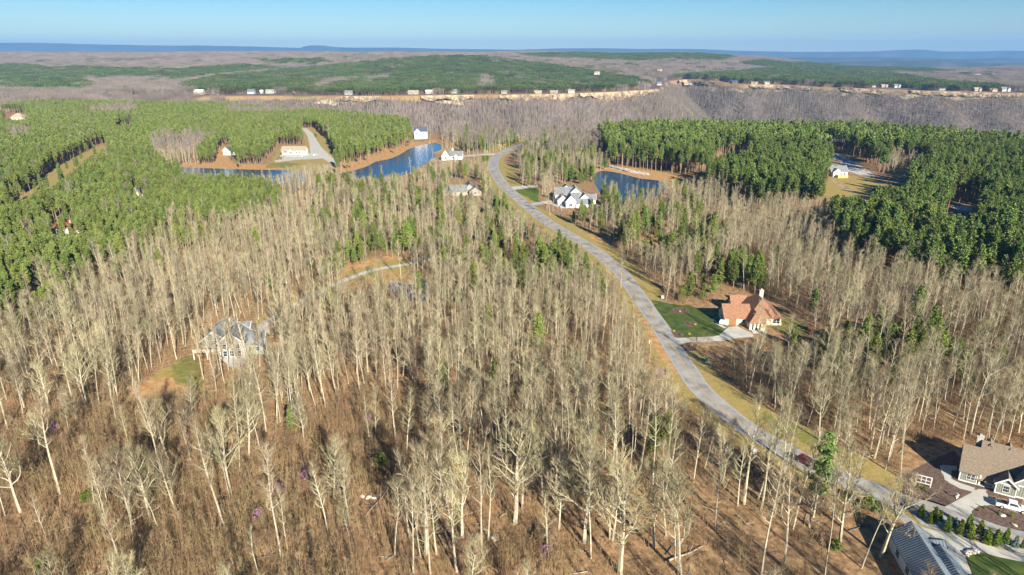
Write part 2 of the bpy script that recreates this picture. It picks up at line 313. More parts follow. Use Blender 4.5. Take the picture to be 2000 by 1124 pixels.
# ------------------------------------------------------------------ mesh helpers
def mesh_from(name, verts, faces, mats, mi=None, smooth=False):
    me = bpy.data.meshes.new(name)
    if isinstance(verts, np.ndarray) and isinstance(faces, np.ndarray):
        k = faces.shape[1]
        me.vertices.add(len(verts)); me.vertices.foreach_set('co', verts.astype(np.float32).ravel())
        me.loops.add(faces.size); me.loops.foreach_set('vertex_index', faces.astype(np.int32).ravel())
        me.polygons.add(len(faces)); me.polygons.foreach_set('loop_start', np.arange(0, faces.size, k, dtype=np.int32))
        me.update(calc_edges=True)
    else:
        me.from_pydata(verts, [], faces)
    for m in mats: me.materials.append(m)
    if mi is not None: me.polygons.foreach_set('material_index', np.asarray(mi, np.int32))
    if smooth: me.polygons.foreach_set('use_smooth', [True] * len(me.polygons))
    me.update(); return me
def link(name, data, parent=None, loc=(0, 0, 0), rz=0.0, scale=None, **props):
    o = bpy.data.objects.new(name, data); COL.objects.link(o)
    o.location = loc; o.rotation_euler = (0, 0, rz)
    if scale is not None: o.scale = scale
    if parent is not None: o.parent = parent
    for k, v in props.items(): o[k] = v
    return o
class MB:
    def __init__(s): s.v = []; s.f = []
    def add(s, vs, fs):
        b = len(s.v); s.v += [tuple(p) for p in vs]; s.f += [tuple(b + i for i in f) for f in fs]; return s
    def box(s, x0, x1, y0, y1, z0, z1):
        return s.add([(x0,y0,z0),(x1,y0,z0),(x1,y1,z0),(x0,y1,z0),(x0,y0,z1),(x1,y0,z1),(x1,y1,z1),(x0,y1,z1)],
                     [(0,3,2,1),(4,5,6,7),(0,1,5,4),(1,2,6,5),(2,3,7,6),(3,0,4,7)])
    def prism(s, poly, a, b, axis='y'):
        """poly: 2-D outline (h, z); extruded between a and b along axis"""
        n = len(poly)
        def q(p, t): return (p[0], t, p[1]) if axis == 'y' else (t, p[0], p[1])
        vs = [q(p, a) for p in poly] + [q(p, b) for p in poly]
        fs = [tuple(range(n)), tuple(range(2 * n - 1, n - 1, -1))] + [(i, i + n, (i + 1) % n + n, (i + 1) % n) for i in range(n)]
        return s.add(vs, fs)
    def tube(s, pts, rads, k=4):
        pts = [Vector(p) for p in pts]; b = len(s.v)
        for i, p in enumerate(pts):
            d = (pts[min(i + 1, len(pts) - 1)] - pts[max(i - 1, 0)]).normalized()
            u = d.cross(Vector((0.31, 0.17, 0.93) if abs(d.z) < 0.9 else (1, 0.1, 0))).normalized(); w = d.cross(u)
            for j in range(k):
                a = 2 * math.pi * j / k
                q = p + (u * math.cos(a) + w * math.sin(a)) * rads[i]; s.v.append((q.x, q.y, q.z))
        for i in range(len(pts) - 1):
            for j in range(k):
                s.f.append((b + i * k + j, b + i * k + (j + 1) % k, b + (i + 1) * k + (j + 1) % k, b + (i + 1) * k + j))
        return s
    def tri(s, a, b, c): 
        n = len(s.v); s.v += [tuple(a), tuple(b), tuple(c)]; s.f.append((n, n + 1, n + 2)); return s
    def mesh(s, name, m): 
        me = mesh_from(name, s.v, s.f, [m] if m else []); return me
    def fixed(s, name, m):
        me = s.mesh(name, m); b = bmesh.new(); b.from_mesh(me); bmesh.ops.recalc_face_normals(b, faces=b.faces); b.to_mesh(me); b.free(); return me
    def build(s, name, m, parent=None, **k): return link(name, s.fixed(name, m), parent, **k)
def flat(name, pts, z, m, parent=None, kind='structure', px=True, **props):
    w = [P(*q) if px else q for q in pts]
    me = mesh_from(name, [(x, y, z) for x, y in w], [tuple(range(len(w)))], [m])
    b = bmesh.new(); b.from_mesh(me)
    bmesh.ops.triangulate(b, faces=b.faces)
    for f in b.faces:
        if f.normal.z < 0: f.normal_flip()
    b.to_mesh(me); b.free()
    o = link(name, me, parent)
    if kind: o['kind'] = kind
    for k, v in props.items(): o[k] = v
    return o
def ribbon(name, path, width, z, m, parent=None, off=0.0, kind='structure'):
    vs, fs = [], []
    for i, p in enumerate(path):
        a = path[max(i - 1, 0)]; c = path[min(i + 1, len(path) - 1)]
        d = Vector((c[0] - a[0], c[1] - a[1])).normalized(); nrm = Vector((-d.y, d.x))
        w = width(i / (len(path) - 1)) if callable(width) else width
        for sgn in (1, -1):
            q = Vector(p) + nrm * (off + sgn * w / 2); vs.append((q.x, q.y, z))
    for i in range(len(path) - 1): fs.append((2 * i, 2 * i + 1, 2 * i + 3, 2 * i + 2))
    o = link(name, mesh_from(name, vs, fs, [m]), parent)
    me = o.data
    if me.polygons[0].normal.z < 0: me.flip_normals()
    if kind: o['kind'] = kind
    return o
# ------------------------------------------------------------------ terrain
def build_terrain():
    rs = list(np.exp(np.arange(math.log(38), math.log(950), 0.011)))
    rs += list(np.exp(np.arange(math.log(950), math.log(2700), 0.0085))) + list(np.exp(np.arange(math.log(2700), math.log(5200), 0.014))) + list(np.exp(np.linspace(math.log(5300), math.log(27000), 20)))
    rs = np.array([2.0, 18.0] + rs)
    az = np.concatenate([np.linspace(-80, -46, 20), np.arange(-45, 45.01, 0.32), np.linspace(46, 80, 20)])
    A, RR = np.meshgrid(np.radians(az), rs)
    x = RR * np.sin(A); y = RR * np.cos(A); z = height(x, y)
    v = np.stack([x.ravel(), y.ravel(), z.ravel()], 1)
    nr, na = x.shape; idx = np.arange(nr * na).reshape(nr, na)
    f = np.stack([idx[:-1, :-1].ravel(), idx[:-1, 1:].ravel(), idx[1:, 1:].ravel(), idx[1:, :-1].ravel()], 1)[:, ::-1]
    me = mesh_from('ground', v, f, [M['ground']], smooth=True)
    if me.polygons[1000].normal.z < 0: me.flip_normals()
    u, w = proj(v[:, 0], v[:, 1], v[:, 2])
    # soften the traced regions by testing a few offset points
    def soft(polys, s=3.0):
        a = np.zeros(len(u))
        for dx, dy in ((0, 0), (s, 0), (-s, 0), (0, s * .6), (0, -s * .6)): a += anyin(u + dx, w + dy, polys)
        return a / 5
    grass = soft(VERGE)
    dr = dist_poly(v[:, 0], v[:, 1], ROADW); dd = dist_poly(v[:, 0], v[:, 1], DRIVE1)
    grass = np.maximum(grass, np.clip(1.3 - np.maximum(dr - 6, 0) / 3, 0, 1)); grass = np.maximum(grass, np.clip(1.2 - np.maximum(dd - 3, 0) / 3, 0, 1))
    bank = soft(BANK); lawn = soft(LAWN[:3] + LAWN[6:7]) + .52 * soft(LAWN[3:6] + LAWN[7:]); soil = soft(SOIL); snow = soft(SNOW)
    soil = np.maximum(soil, bank * 0.55); grass = np.maximum(grass, bank)
    ww = np.clip(wcol(v[:, 0], np.maximum(v[:, 1], 1)), -880, 2980)
    df = v[:, 1] - interp(ww, FAR_RIM); dfe = dist_poly(v[:, 0], v[:, 1], FRP)
    strip = (dfe < 48) & (df > 0) & (ww > 380)
    sw_ = np.clip(.5 + .45 * wob(v[:, 0], v[:, 1], 38) + .25 * wob(v[:, 0], v[:, 1], 13), 0, .55)
    grass = np.maximum(grass, sw_ * strip); soil = np.maximum(soil, 0.4 * sw_ * strip * (ww < 1300)); lawn = np.maximum(lawn, strip * .55 * (wob(v[:, 0], v[:, 1], 55, 3) > .6))
    rock = ((dfe < 14) & (df < 0) & (ww > 560)) * (0.40 + 0.35 * wob(v[:, 0], v[:, 1], 45))
    fld = inside(u, w, [(165,121),(300,121),(300,123),(165,123)]); lawn = np.maximum(lawn, fld)
    shaded_mauve = np.maximum((v[:, 2] < -3) * 1.0 * (v[:, 1] < 3000), (df > 50) * .9)
    for nm, a in (('shaded_mauve', shaded_mauve), ('grass', grass), ('lawn', lawn), ('soil', soil), ('rock', rock), ('snow', snow)):
        at_ = me.attributes.new(nm, 'FLOAT', 'POINT'); at_.data.foreach_set('value', np.asarray(a, np.float32))
    link('ground', me, kind='structure')
build_terrain()

def mountain(name, prof, dist, base, depth, m, seed, rough):
    """a ridge with a plateau top, gullies down its face"""
    ws = np.arange(-700, 2700, 9.0); rows = 16
    top = interp(ws, prof); vs = []
    for j in range(rows):
        t = j / (rows - 1)
        d = dist + (t - 0.5) * depth
        for w, tv in zip(ws, top):
            zt = 90 + (105 - tv) * dist / 1409
            g = wob(w * 14.0, t * 3000, 900, seed) * 0.5 + wob(w * 14.0, t * 900, 330, seed + 2) * 0.35
            k = sstep(0, 0.55, t) if t < 0.75 else 1 - sstep(0.75, 1, t) * 0.8
            k = float(np.clip(k + g * rough * (1 - abs(2 * float(np.clip(t / 0.55, 0, 1)) - 1)), 0, 1)) if t < 0.55 else float(k)
            vs.append(((w - 1000) / 1409 * d, d, base + (zt - base) * k))
    nc = len(ws); f = []
    for j in range(rows - 1):
        for i in range(nc - 1):
            a = j * nc + i; f.append((a, a + 1, a + nc + 1, a + nc))
    link(name, mesh_from(name, vs, f, [m], smooth=True), kind='structure')
M['hillfar'] = mat('far_forested_ridge', (0.10,0.085,0.06), 0.95, (0.05,0.07,0.035), 0.0016, 8, spec=0.05, stretch=(1, 0.35, 1))
mountain('far_mountain_ridge', [(-700,88),(0,85),(42,85),(48,84.5),(200,88),(300,90),(400,90),(500,92),(588,94.5),(600,90),(628,89.5),(655,93),(690,94),(780,93.5),(850,96),(950,97),(1010,98),(1080,95.5),(1180,95),(1260,96.5),(1310,96),(1380,97),(1430,99.5),(1560,102),(1700,101),(1760,98),(1800,97.5),(1840,101),(1920,101),(1960,99.5),(2050,101),(2700,102)], 17000, -160, 3600, M['hillfar'], 0.3, 0.35)
mountain('middle_mountain_ridge', [(-700,130),(1330,130),(1420,116),(1560,113),(1700,112),(1800,114),(1880,116),(1960,114),(2100,115),(2700,117)], 11000, -165, 2600, M['hillfar'], 1.9, 0.4)
mountain('near_mountain_ridge', [(-700,112),(0,102),(60,107),(130,112),(1400,132),(1600,122),(1760,119),(1850,118),(1880,121),(1960,124),(2100,122),(2700,120)], 8200, -165, 1800, M['hillfar'], 4.1, 0.5)

def cliffs():
    """the broken rock face along the far canyon rim, in separate lengths"""
    spans = [(660,740,5),(820,925,6),(975,1125,13),(1135,1290,13),(1330,1400,4),(1470,1600,6),(1650,1745,8),(1790,2010,8)]
    pts = [(w, y) for w, y in FAR_RIM]
    words = ['pale broken cliff under the white houses left of centre','low ochre cliff band beneath the rim houses left of centre','tall tan rock cliff along the far rim at the centre','tan bluff cliff running out to the point above the canyon','grey rim cliff just right of the side canyon','shaded grey rock band under the white rim houses','pale rock outcrop on the rim above the shaded gully','low tan cliff under the houses at the right edge']
    for (w0, w1, h), lab in zip(spans, words):
        n = int((w1 - w0) / 2.2); vs = []; rows = 6
        for j in range(rows):
            for i in range(n + 1):
                w = w0 + (w1 - w0) * i / n; y = float(interp(w, FAR_RIM)); x = (w - 1000) / 1409 * y
                e = min(i, n - i) / n * 6; e = min(1, e)
                hh = h * e * max(.05, 0.6 + 1.1 * noise.noise((x / 34, 3.1, 0)) + .5 * noise.noise((x / 9, 1, 0)))
                back = noise.noise((x / 16, j * 0.5, 1.7)) * 7 + noise.noise((x / 5, j * 0.9, 5)) * 3.0
                t = j / (rows - 1)
                z0 = float(height(np.array([x]), np.array([y + 3]))[0])
                vs.append((x, y - 3 - (1 - t) * 7 + back * (0.4 + 0.6 * (1 - t)) , z0 + 1.2 - (1 - t) * (hh + 6)))
        # a back row closes the top
        for i in range(n + 1):
            v = vs[(rows - 1) * (n + 1) + i]; vs.append((v[0], v[1] + 12, v[2] - 0.6))
        f = []
        for j in range(rows):
            for i in range(n):
                a = j * (n + 1) + i; f.append((a, a + 1, a + n + 2, a + n + 1))
        link('cliff', mesh_from('cliff', vs, f, [M['rock']]), label=lab, category='cliff', group='rock cliffs along the far canyon rim')
cliffs()

# ------------------------------------------------------------------ water, road
for name, poly in (('large_pond', P1), ('narrow_pond', P2), ('right_pond', P3), ('small_pond', P4)):
    flat(name, smooth([*poly, poly[0]], 4)[:-1], 0.05, M['water'])
roadw = lambda t: 5.2 + 2.6 * min(1, max(0, (t - 0.55) / 0.35))
ribbon('road', ROADW, roadw, 0.06, M['asphalt'])
NL = int(len(ROADW) * 0.82)
road_line = ribbon('painted_centre_line', ROADW[:NL], 0.26, 0.075, M['yellow'], off=0.0)
ribbon('road_shoulder', ROADW, lambda t: roadw(t) + 1.3, 0.045, M['gravel'])
ribbon('gravel_drive', DRIVE1, 3.4, 0.055, M['concrete'])

# ------------------------------------------------------------------ trees
def frame_dir(az, el): return Vector((math.cos(az) * math.cos(el), math.sin(az) * math.cos(el), math.sin(el)))
def bare_tree(seed, H=25, r0=0.26, clear=0.5, spread=4.0, nl=14, up=0.9, tw=9, fork=0.0, tww=0.05, twl=(0.8, 1.9), sub=6):
    r = random.Random(seed); T, C = MB(), MB()
    lean = (r.uniform(-.09, .09), r.uniform(-.09, .09)); tp = []
    n = 8; ph = r.uniform(0, 6)
    for i in range(n + 1):
        t = i / n; tp.append(Vector((lean[0] * t * H + 0.5 * math.sin(ph + t * 5) * t, lean[1] * t * H + 0.5 * math.cos(ph + t * 4) * t, t * H * 0.94)))
    T.tube(tp, [r0 * (1.25 if i == 0 else 1) * (1 - 0.9 * (i / n) ** 1.2) + 0.02 for i in range(n + 1)], 5)
    def trunk(t):
        k = min(int(t * n), n - 1); return tp[k].lerp(tp[k + 1], t * n - k)
    def twigs(a, b, cnt, l0, l1):
        for _ in range(cnt):
            t = r.uniform(0.15, 1.0); p = a.lerp(b, t); d = (b - a).normalized()
            d = (d * 0.9 + Vector((r.gauss(0, .55), r.gauss(0, .55), r.gauss(0.35, .4)))).normalized()
            l = r.uniform(l0, l1); s = d.cross(Vector((r.gauss(0, 1), r.gauss(0, 1), r.gauss(0, 1)))).normalized() * tww
            C.tri(p + s * .5, p - s * .5, p + d * l)
    def branch(p, d, L, rad, M_, k, depth):
        pts = [p]; segs = 5 if depth == 0 else 3; dd = d.copy()
        for i in range(segs):
            dd = (dd + Vector((r.gauss(0, .19), r.gauss(0, .19), 0.17 * up + r.gauss(0, .09)))).normalized()
            pts.append(pts[-1] + dd * L / segs)
        M_.tube(pts, [rad * (1 - 0.8 * i / segs) + 0.012 for i in range(segs + 1)], 3 if depth else 4)
        if depth == 0:
            for j in range(sub):
                t = 0.25 + 0.75 * j / sub; q = pts[min(int(t * segs), segs - 1)].lerp(pts[min(int(t * segs) + 1, segs)], t * segs % 1)
                side = dd.cross(frame_dir(r.uniform(0, 6.3), r.uniform(-.5, .5))).normalized()
                branch(q, (dd * 0.75 + side * 0.75).normalized(), L * r.uniform(0.3, 0.52) * (1.15 - t * .5), rad * 0.45, C, 3, 1)
        for i in range(1, segs): twigs(pts[i], pts[i + 1], tw if depth else tw // 2, *twl)
    for i in range(nl):
        t = clear + (0.97 - clear) * ((i + r.uniform(0, .8)) / nl); az = i * 2.4 + r.uniform(-.5, .5)
        k = (t - clear) / (1 - clear); env = math.sin(math.pi * min(1, 0.28 + 0.72 * k)) ** 0.7
        el = R(r.uniform(22, 42) + 30 * k) if up > 0.5 else R(r.uniform(8, 30) + 25 * k)
        branch(trunk(t), frame_dir(az, el), spread * (0.45 + 0.75 * env) * r.uniform(.75, 1.2), r0 * (0.42 - 0.22 * k), T if i % 2 == 0 else T, 4, 0)
    twigs(tp[-2], tp[-1], tw * 2, *twl)
    return T, C
def tuft(C, p, s, r, k=6, flat_=0.0):
    for _ in range(k):
        d = Vector((r.gauss(0, 1), r.gauss(0, 1), r.gauss(0.3, .8))).normalized(); e = d.cross(Vector((r.gauss(0, 1), r.gauss(0, 1), r.gauss(0, 1)))).normalized()
        o = p + Vector((r.gauss(0, .28), r.gauss(0, .28), r.gauss(0, .22))) * s
        C.tri(o + e * s * .42, o - e * s * .42, o + d * s * r.uniform(.8, 1.3))
def pine_tree(seed, H=17, base=0.5, rad=2.3, nb=46, k=6, ts=0.5, r0=0.17, cone=0.6, per=4):
    r = random.Random(seed); T, C = MB(), MB(); lx, ly = r.uniform(-.4, .4), r.uniform(-.4, .4)
    T.tube([(0, 0, 0), (lx * .3, ly * .3, H * .35), (lx * .7, ly * .7, H * .7), (lx, ly, H * .97)], [r0 * 1.2, r0, r0 * .7, 0.03], 5)
    for i in range(nb):
        t = (i + r.random()) / nb; z = H * (base + (1 - base) * t * 0.97); az = i * 2.4 + r.uniform(-.4, .4)
        env = (1 - t) ** cone * min(1, 0.45 + t * 3.2)
        L = max(0.35, rad * env * r.uniform(0.7, 1.25)); c = Vector((lx * z / H, ly * z / H, z)); d = frame_dir(az, R(r.uniform(5, 32)))
        e = c + d * L
        if per > 2: T.tube([c, e], [0.05, 0.015], 3)
        for j in range(per):
            q = c.lerp(e, 0.35 + 0.7 * j / per) + Vector((r.gauss(0, .22), r.gauss(0, .22), r.gauss(0.1, .2))) * L * .5
            tuft(C, q, ts * r.uniform(.75, 1.25), r, k)
    tuft(C, Vector((lx, ly, H)), ts * .8, r, k)
    return T, C
def joined(name, TC, m1, m2):
    T, C = TC; v = T.v + C.v; n = len(T.v); f = T.f + [tuple(i + n for i in q) for q in C.f]
    return mesh_from(name, v, f, [m1, m2], [0] * len(T.f) + [1] * len(C.f))
def shrub(seed, n=16, h=3.0, spread=1.1, tw=5, w=0.035):
    r = random.Random(seed); C = MB()
    for _ in range(n):
        p = Vector((r.gauss(0, spread), r.gauss(0, spread), 0)); hh = h * r.uniform(.45, 1.1); t = p + Vector((r.gauss(0, .3), r.gauss(0, .3), hh))
        a = r.uniform(0, 3.14); s = Vector((math.cos(a), math.sin(a), 0)) * w; C.tri(p + s, p - s, t)
        s = Vector((-math.sin(a), math.cos(a), 0)) * w; C.tri(p + s, p - s, t)
        for _ in range(tw):
            q = p.lerp(t, r.uniform(.35, .95)); d = Vector((r.gauss(0, .5), r.gauss(0, .5), r.uniform(.3, 1))).normalized() * r.uniform(.4, 1.0)
            s = d.cross(Vector((r.gauss(0, 1), r.gauss(0, 1), 0.1))).normalized() * w * .8; C.tri(q + s, q - s, q + d)
    return C

BARE_SPEC = [dict(s, **{}) if 0 else dict(s, tw=6, sub=5, tww=.024, r0=s.get('r0', .2) * .85, up=s.get('up', 1.25), clear=s['clear'] * .76, nl=s['nl'] + 3, spread=s['spread'] * .84, twl=(.9, 2.1)) for s in (dict(H=25,r0=.21,clear=.48,spread=3.5,nl=14), dict(H=26,r0=.22,clear=.55,spread=3.1,nl=12), dict(H=23,r0=.19,clear=.42,spread=3.3,nl=14), dict(H=24,clear=.6,spread=3.8,nl=11,r0=.19), dict(H=27,clear=.5,spread=3.4,nl=15,r0=.25), dict(H=21,clear=.35,spread=2.8,nl=13,r0=.15), dict(H=24,clear=.66,spread=3.1,nl=10,r0=.17), dict(H=25,clear=.5,spread=4.6,nl=9,r0=.22,up=.8), dict(H=20,clear=.6,spread=2.0,nl=5,r0=.16,up=1.6), dict(H=24,clear=.38,spread=4.0,nl=10,r0=.2,up=.6))]
OAK_SPEC = [dict(H=23,clear=.28,spread=6.6,nl=17,r0=.40,up=1.0,sub=9,tw=8,twl=(.8,1.8)), dict(H=22,clear=.33,spread=6.2,nl=15,r0=.36,up=1.1,sub=9,tw=8,twl=(.8,1.8)), dict(H=24,clear=.27,spread=5.8,nl=18,r0=.36,up=1.0,sub=8,tw=8), dict(H=20,clear=.34,spread=5.2,nl=14,r0=.28,up=1.0,sub=8,tw=8)]
BARE = [bare_tree(100 + i, **s) for i, s in enumerate(BARE_SPEC)]
OAK = [bare_tree(200 + i, **s) for i, s in enumerate(OAK_SPEC)]
BAREFAR = [bare_tree(300 + i, H=22 + i, r0=.2, clear=.45, spread=3.6, nl=9, tw=5, tww=.11, sub=3, twl=(1.0, 2.4)) for i in range(4)]

PINEV = [pine_tree(400 + i, H=h, base=b, rad=ra, cone=c) for i, (h, b, ra, c) in enumerate([(17,.5,2.3,.55),(18,.55,2.1,.5),(16,.46,2.4,.6),(17.5,.52,2.0,.5),(15,.42,2.2,.65)])]
PINEM = [pine_tree(450 + i, H=h, base=b, rad=ra, cone=c, nb=84, k=6, ts=.52) for i, (h, b, ra, c) in enumerate([(16,.22,3.0,.6),(13,.15,2.8,.65),(18,.35,3.2,.6),(10,.08,2.5,.7)])]
PINEFAR = [pine_tree(480 + i, H=16.5 + i * .7, base=.5, rad=2.4, nb=20, k=5, ts=1.0, per=2) for i in range(4)]

def patch(seed, kind, n, size, hgt):
    r = random.Random(seed); A, B = MB(), MB(); k = int(math.sqrt(n))
    for i in range(k):
        for j in range(k):
            x = (i + .5 + r.uniform(-.4, .4)) / k * size - size / 2; y = (j + .5 + r.uniform(-.4, .4)) / k * size - size / 2; h = hgt * r.uniform(.85, 1.12)
            if kind == 'pine':
                A.tube([(x, y, -4), (x, y, h * .6)], [.2, .15], 3)
                for _ in range(26):
                    t = r.random(); rr = 3.0 * (1 - t) ** .6; a = r.uniform(0, 6.3); p = Vector((x + math.cos(a) * rr * .8, y + math.sin(a) * rr * .8, h * (.5 + .5 * t)))
                    d = Vector((math.cos(a), math.sin(a), r.uniform(.1, 1.2))).normalized(); e = d.cross(Vector((r.gauss(0, 1), r.gauss(0, 1), r.gauss(0, 1)))).normalized()
                    B.tri(p + e * .9, p - e * .9, p + d * 1.9)
            else:
                A.tube([(x, y, -4), (x + r.gauss(0, .5), y + r.gauss(0, .5), h)], [.28, .06], 3)
                for _ in range(22):
                    t = r.random(); a = r.uniform(0, 6.3); p = Vector((x, y, h * (.35 + .5 * t))); d = frame_dir(a, R(r.uniform(25, 75)))
                    e = d.cross(Vector((r.gauss(0, 1), r.gauss(0, 1), r.gauss(0, 1)))).normalized() * .13
                    B.tri(p + e, p - e, p + d * r.uniform(3, 6.5))
    return A, B
FPINE = [patch(500 + i, 'pine', 49, 30, 16) for i in range(4)]
FBARE = [patch(520 + i, 'bare', 36, 30, 18) for i in range(4)]

def gn_group(coll):
    g = bpy.data.node_groups.new('scatter_' + coll.name, 'GeometryNodeTree')
    g.interface.new_socket('Geometry', in_out='INPUT', socket_type='NodeSocketGeometry'); g.interface.new_socket('Geometry', in_out='OUTPUT', socket_type='NodeSocketGeometry')
    N = g.nodes; L = g.links; gi = N.new('NodeGroupInput'); go = N.new('NodeGroupOutput'); ci = N.new('GeometryNodeCollectionInfo')
    ci.inputs['Collection'].default_value = coll; ci.inputs['Separate Children'].default_value = True; ci.inputs['Reset Children'].default_value = True
    iop = N.new('GeometryNodeInstanceOnPoints'); iop.inputs['Pick Instance'].default_value = True
    def na(nm, ty):
        a = N.new('GeometryNodeInputNamedAttribute'); a.data_type = ty; a.inputs['Name'].default_value = nm; return a.outputs['Attribute']
    L.new(gi.outputs[0], iop.inputs['Points']); L.new(ci.outputs[0], iop.inputs['Instance'])
    L.new(na('pick', 'INT'), iop.inputs['Instance Index'])
    e = N.new('FunctionNodeEulerToRotation'); L.new(na('turn', 'FLOAT_VECTOR'), e.inputs[0]); L.new(e.outputs[0], iop.inputs['Rotation'])
    L.new(na('size', 'FLOAT_VECTOR'), iop.inputs['Scale']); L.new(iop.outputs[0], go.inputs[0]); return g
def scatter(name, meshes, pts, label, category):
    """pts: rows of x, y, z, rz, scale, pick, tilt_x, tilt_y"""
    c = bpy.data.collections.new(name + '_models')
    for i, me in enumerate(meshes):
        o = bpy.data.objects.new('%s_model_%02d' % (name, i), me); c.objects.link(o)
    a = np.asarray(pts, float); me = bpy.data.meshes.new(name); me.vertices.add(len(a)); me.vertices.foreach_set('co', a[:, :3].astype(np.float32).ravel())
    t = me.attributes.new('turn', 'FLOAT_VECTOR', 'POINT'); t.data.foreach_set('vector', np.stack([a[:, 6], a[:, 7], a[:, 3]], 1).astype(np.float32).ravel())
    t = me.attributes.new('size', 'FLOAT_VECTOR', 'POINT'); t.data.foreach_set('vector', np.repeat(a[:, 4:5], 3, 1).astype(np.float32).ravel())
    t = me.attributes.new('pick', 'INT', 'POINT'); t.data.foreach_set('value', a[:, 5].astype(np.int32))
    o = link(name, me, kind='stuff', label=label, category=category)
    md = o.modifiers.new('scatter', 'NODES'); md.node_group = gn_group(c); return o

nr = np.random.RandomState(3)
def hs(y): return float(np.interp(y, [125, 185, 400], [1, .8, .66]))
def grid(y0, y1, s, jit=0.42, half=0.86, pad=30):
    ys = np.arange(y0, y1, s); rows = []
    for y in ys:
        xs = np.arange(-half * y - pad, half * y + pad, s); rows.append(np.stack([xs, np.full_like(xs, y)], 1))
    g = np.concatenate(rows); return g + nr.uniform(-jit * s, jit * s, g.shape)
HOUSE_CLEAR = [(79,226,16),(88,219,9),(72,100,13),(104,132,14),(-90,197,10),(-88,206,9),(40,424,13),(28,430,12),(-60,480,14),(-205,652,18)]
def clear_mask(x, y, u0, v0):
    m = anyin(u0, v0, CLEAR + PONDS)
    m |= dist_poly(x, y, ROADW) < np.where(y > 150, 5.6, 6.5)
    m |= dist_poly(x, y, DRIVE1) < 3.0
    for hx, hy, hr in HOUSE_CLEAR: m |= np.hypot(x - hx, y - hy) < hr
    return m
trees = []      # kind, x, y, rz, scale, variant
HERO = [(1006,1023,0,1.0),(1141,1060,1,1.0),(1211,1121,0,1.0),(1061,987,3,.9),(1086,986,2,.85),(903,1050,1,.8),(833,1082,2,.95),(860,970,0,.75),(903,881,3,.9),(1150,1002,2,.9),(1328,1123,1,.95),(1277,1071,3,.95),(1196,1055,3,.85),(295,1019,0,.72),(263,1034,3,.9),(350,1016,3,.8),(486,895,3,.9),(452,970,3,.95),(1640,1071,2,.98),(1720,1089,1,.8),(1600,860,3,.9),(171,793,3,.95),(218,779,3,.9),(40,1000,1,.8),(330,905,3,.85)]
TALL = [(398,742),(418,735),(438,748),(456,732),(472,740),(490,726),(428,722),(508,716),(446,726),(840,797),(854,804),(942,1083),(954,1055),(888,1064),(1301,1048),(1154,1091),(1398,1039),(1453,986),(1480,977),(1487,995),(1526,1005),(1549,1034),(1631,966),(1625,962),(1538,813),(1759,934),(1747,838),(1611,1123),(1683,1110),(1487,1123),(1531,1108),(194,791),(229,770),(272,743),(315,713),(345,702),(363,676),(290,726),(297,722),(390,663),(448,645),(117,966),(317,934),(441,1041),(550,1094),(468,920),(509,888),(541,827),(573,827),(576,813),(488,841),(1213,562),(1463,768),(1240,700),(1268,708),(1186,600)]
for u, v, k, s in HERO:
    x, y = P(u, v); trees.append(('oak', x, y, rng.uniform(0, 6.3), s * max(hs(y), .8), k))
for u, v in TALL:
    x, y = P(u, v); trees.append(('bare', x, y, rng.uniform(0, 6.3), rng.uniform(.88, 1.05) * hs(y), rng.choice([1, 3, 4, 6, 1, 0])))
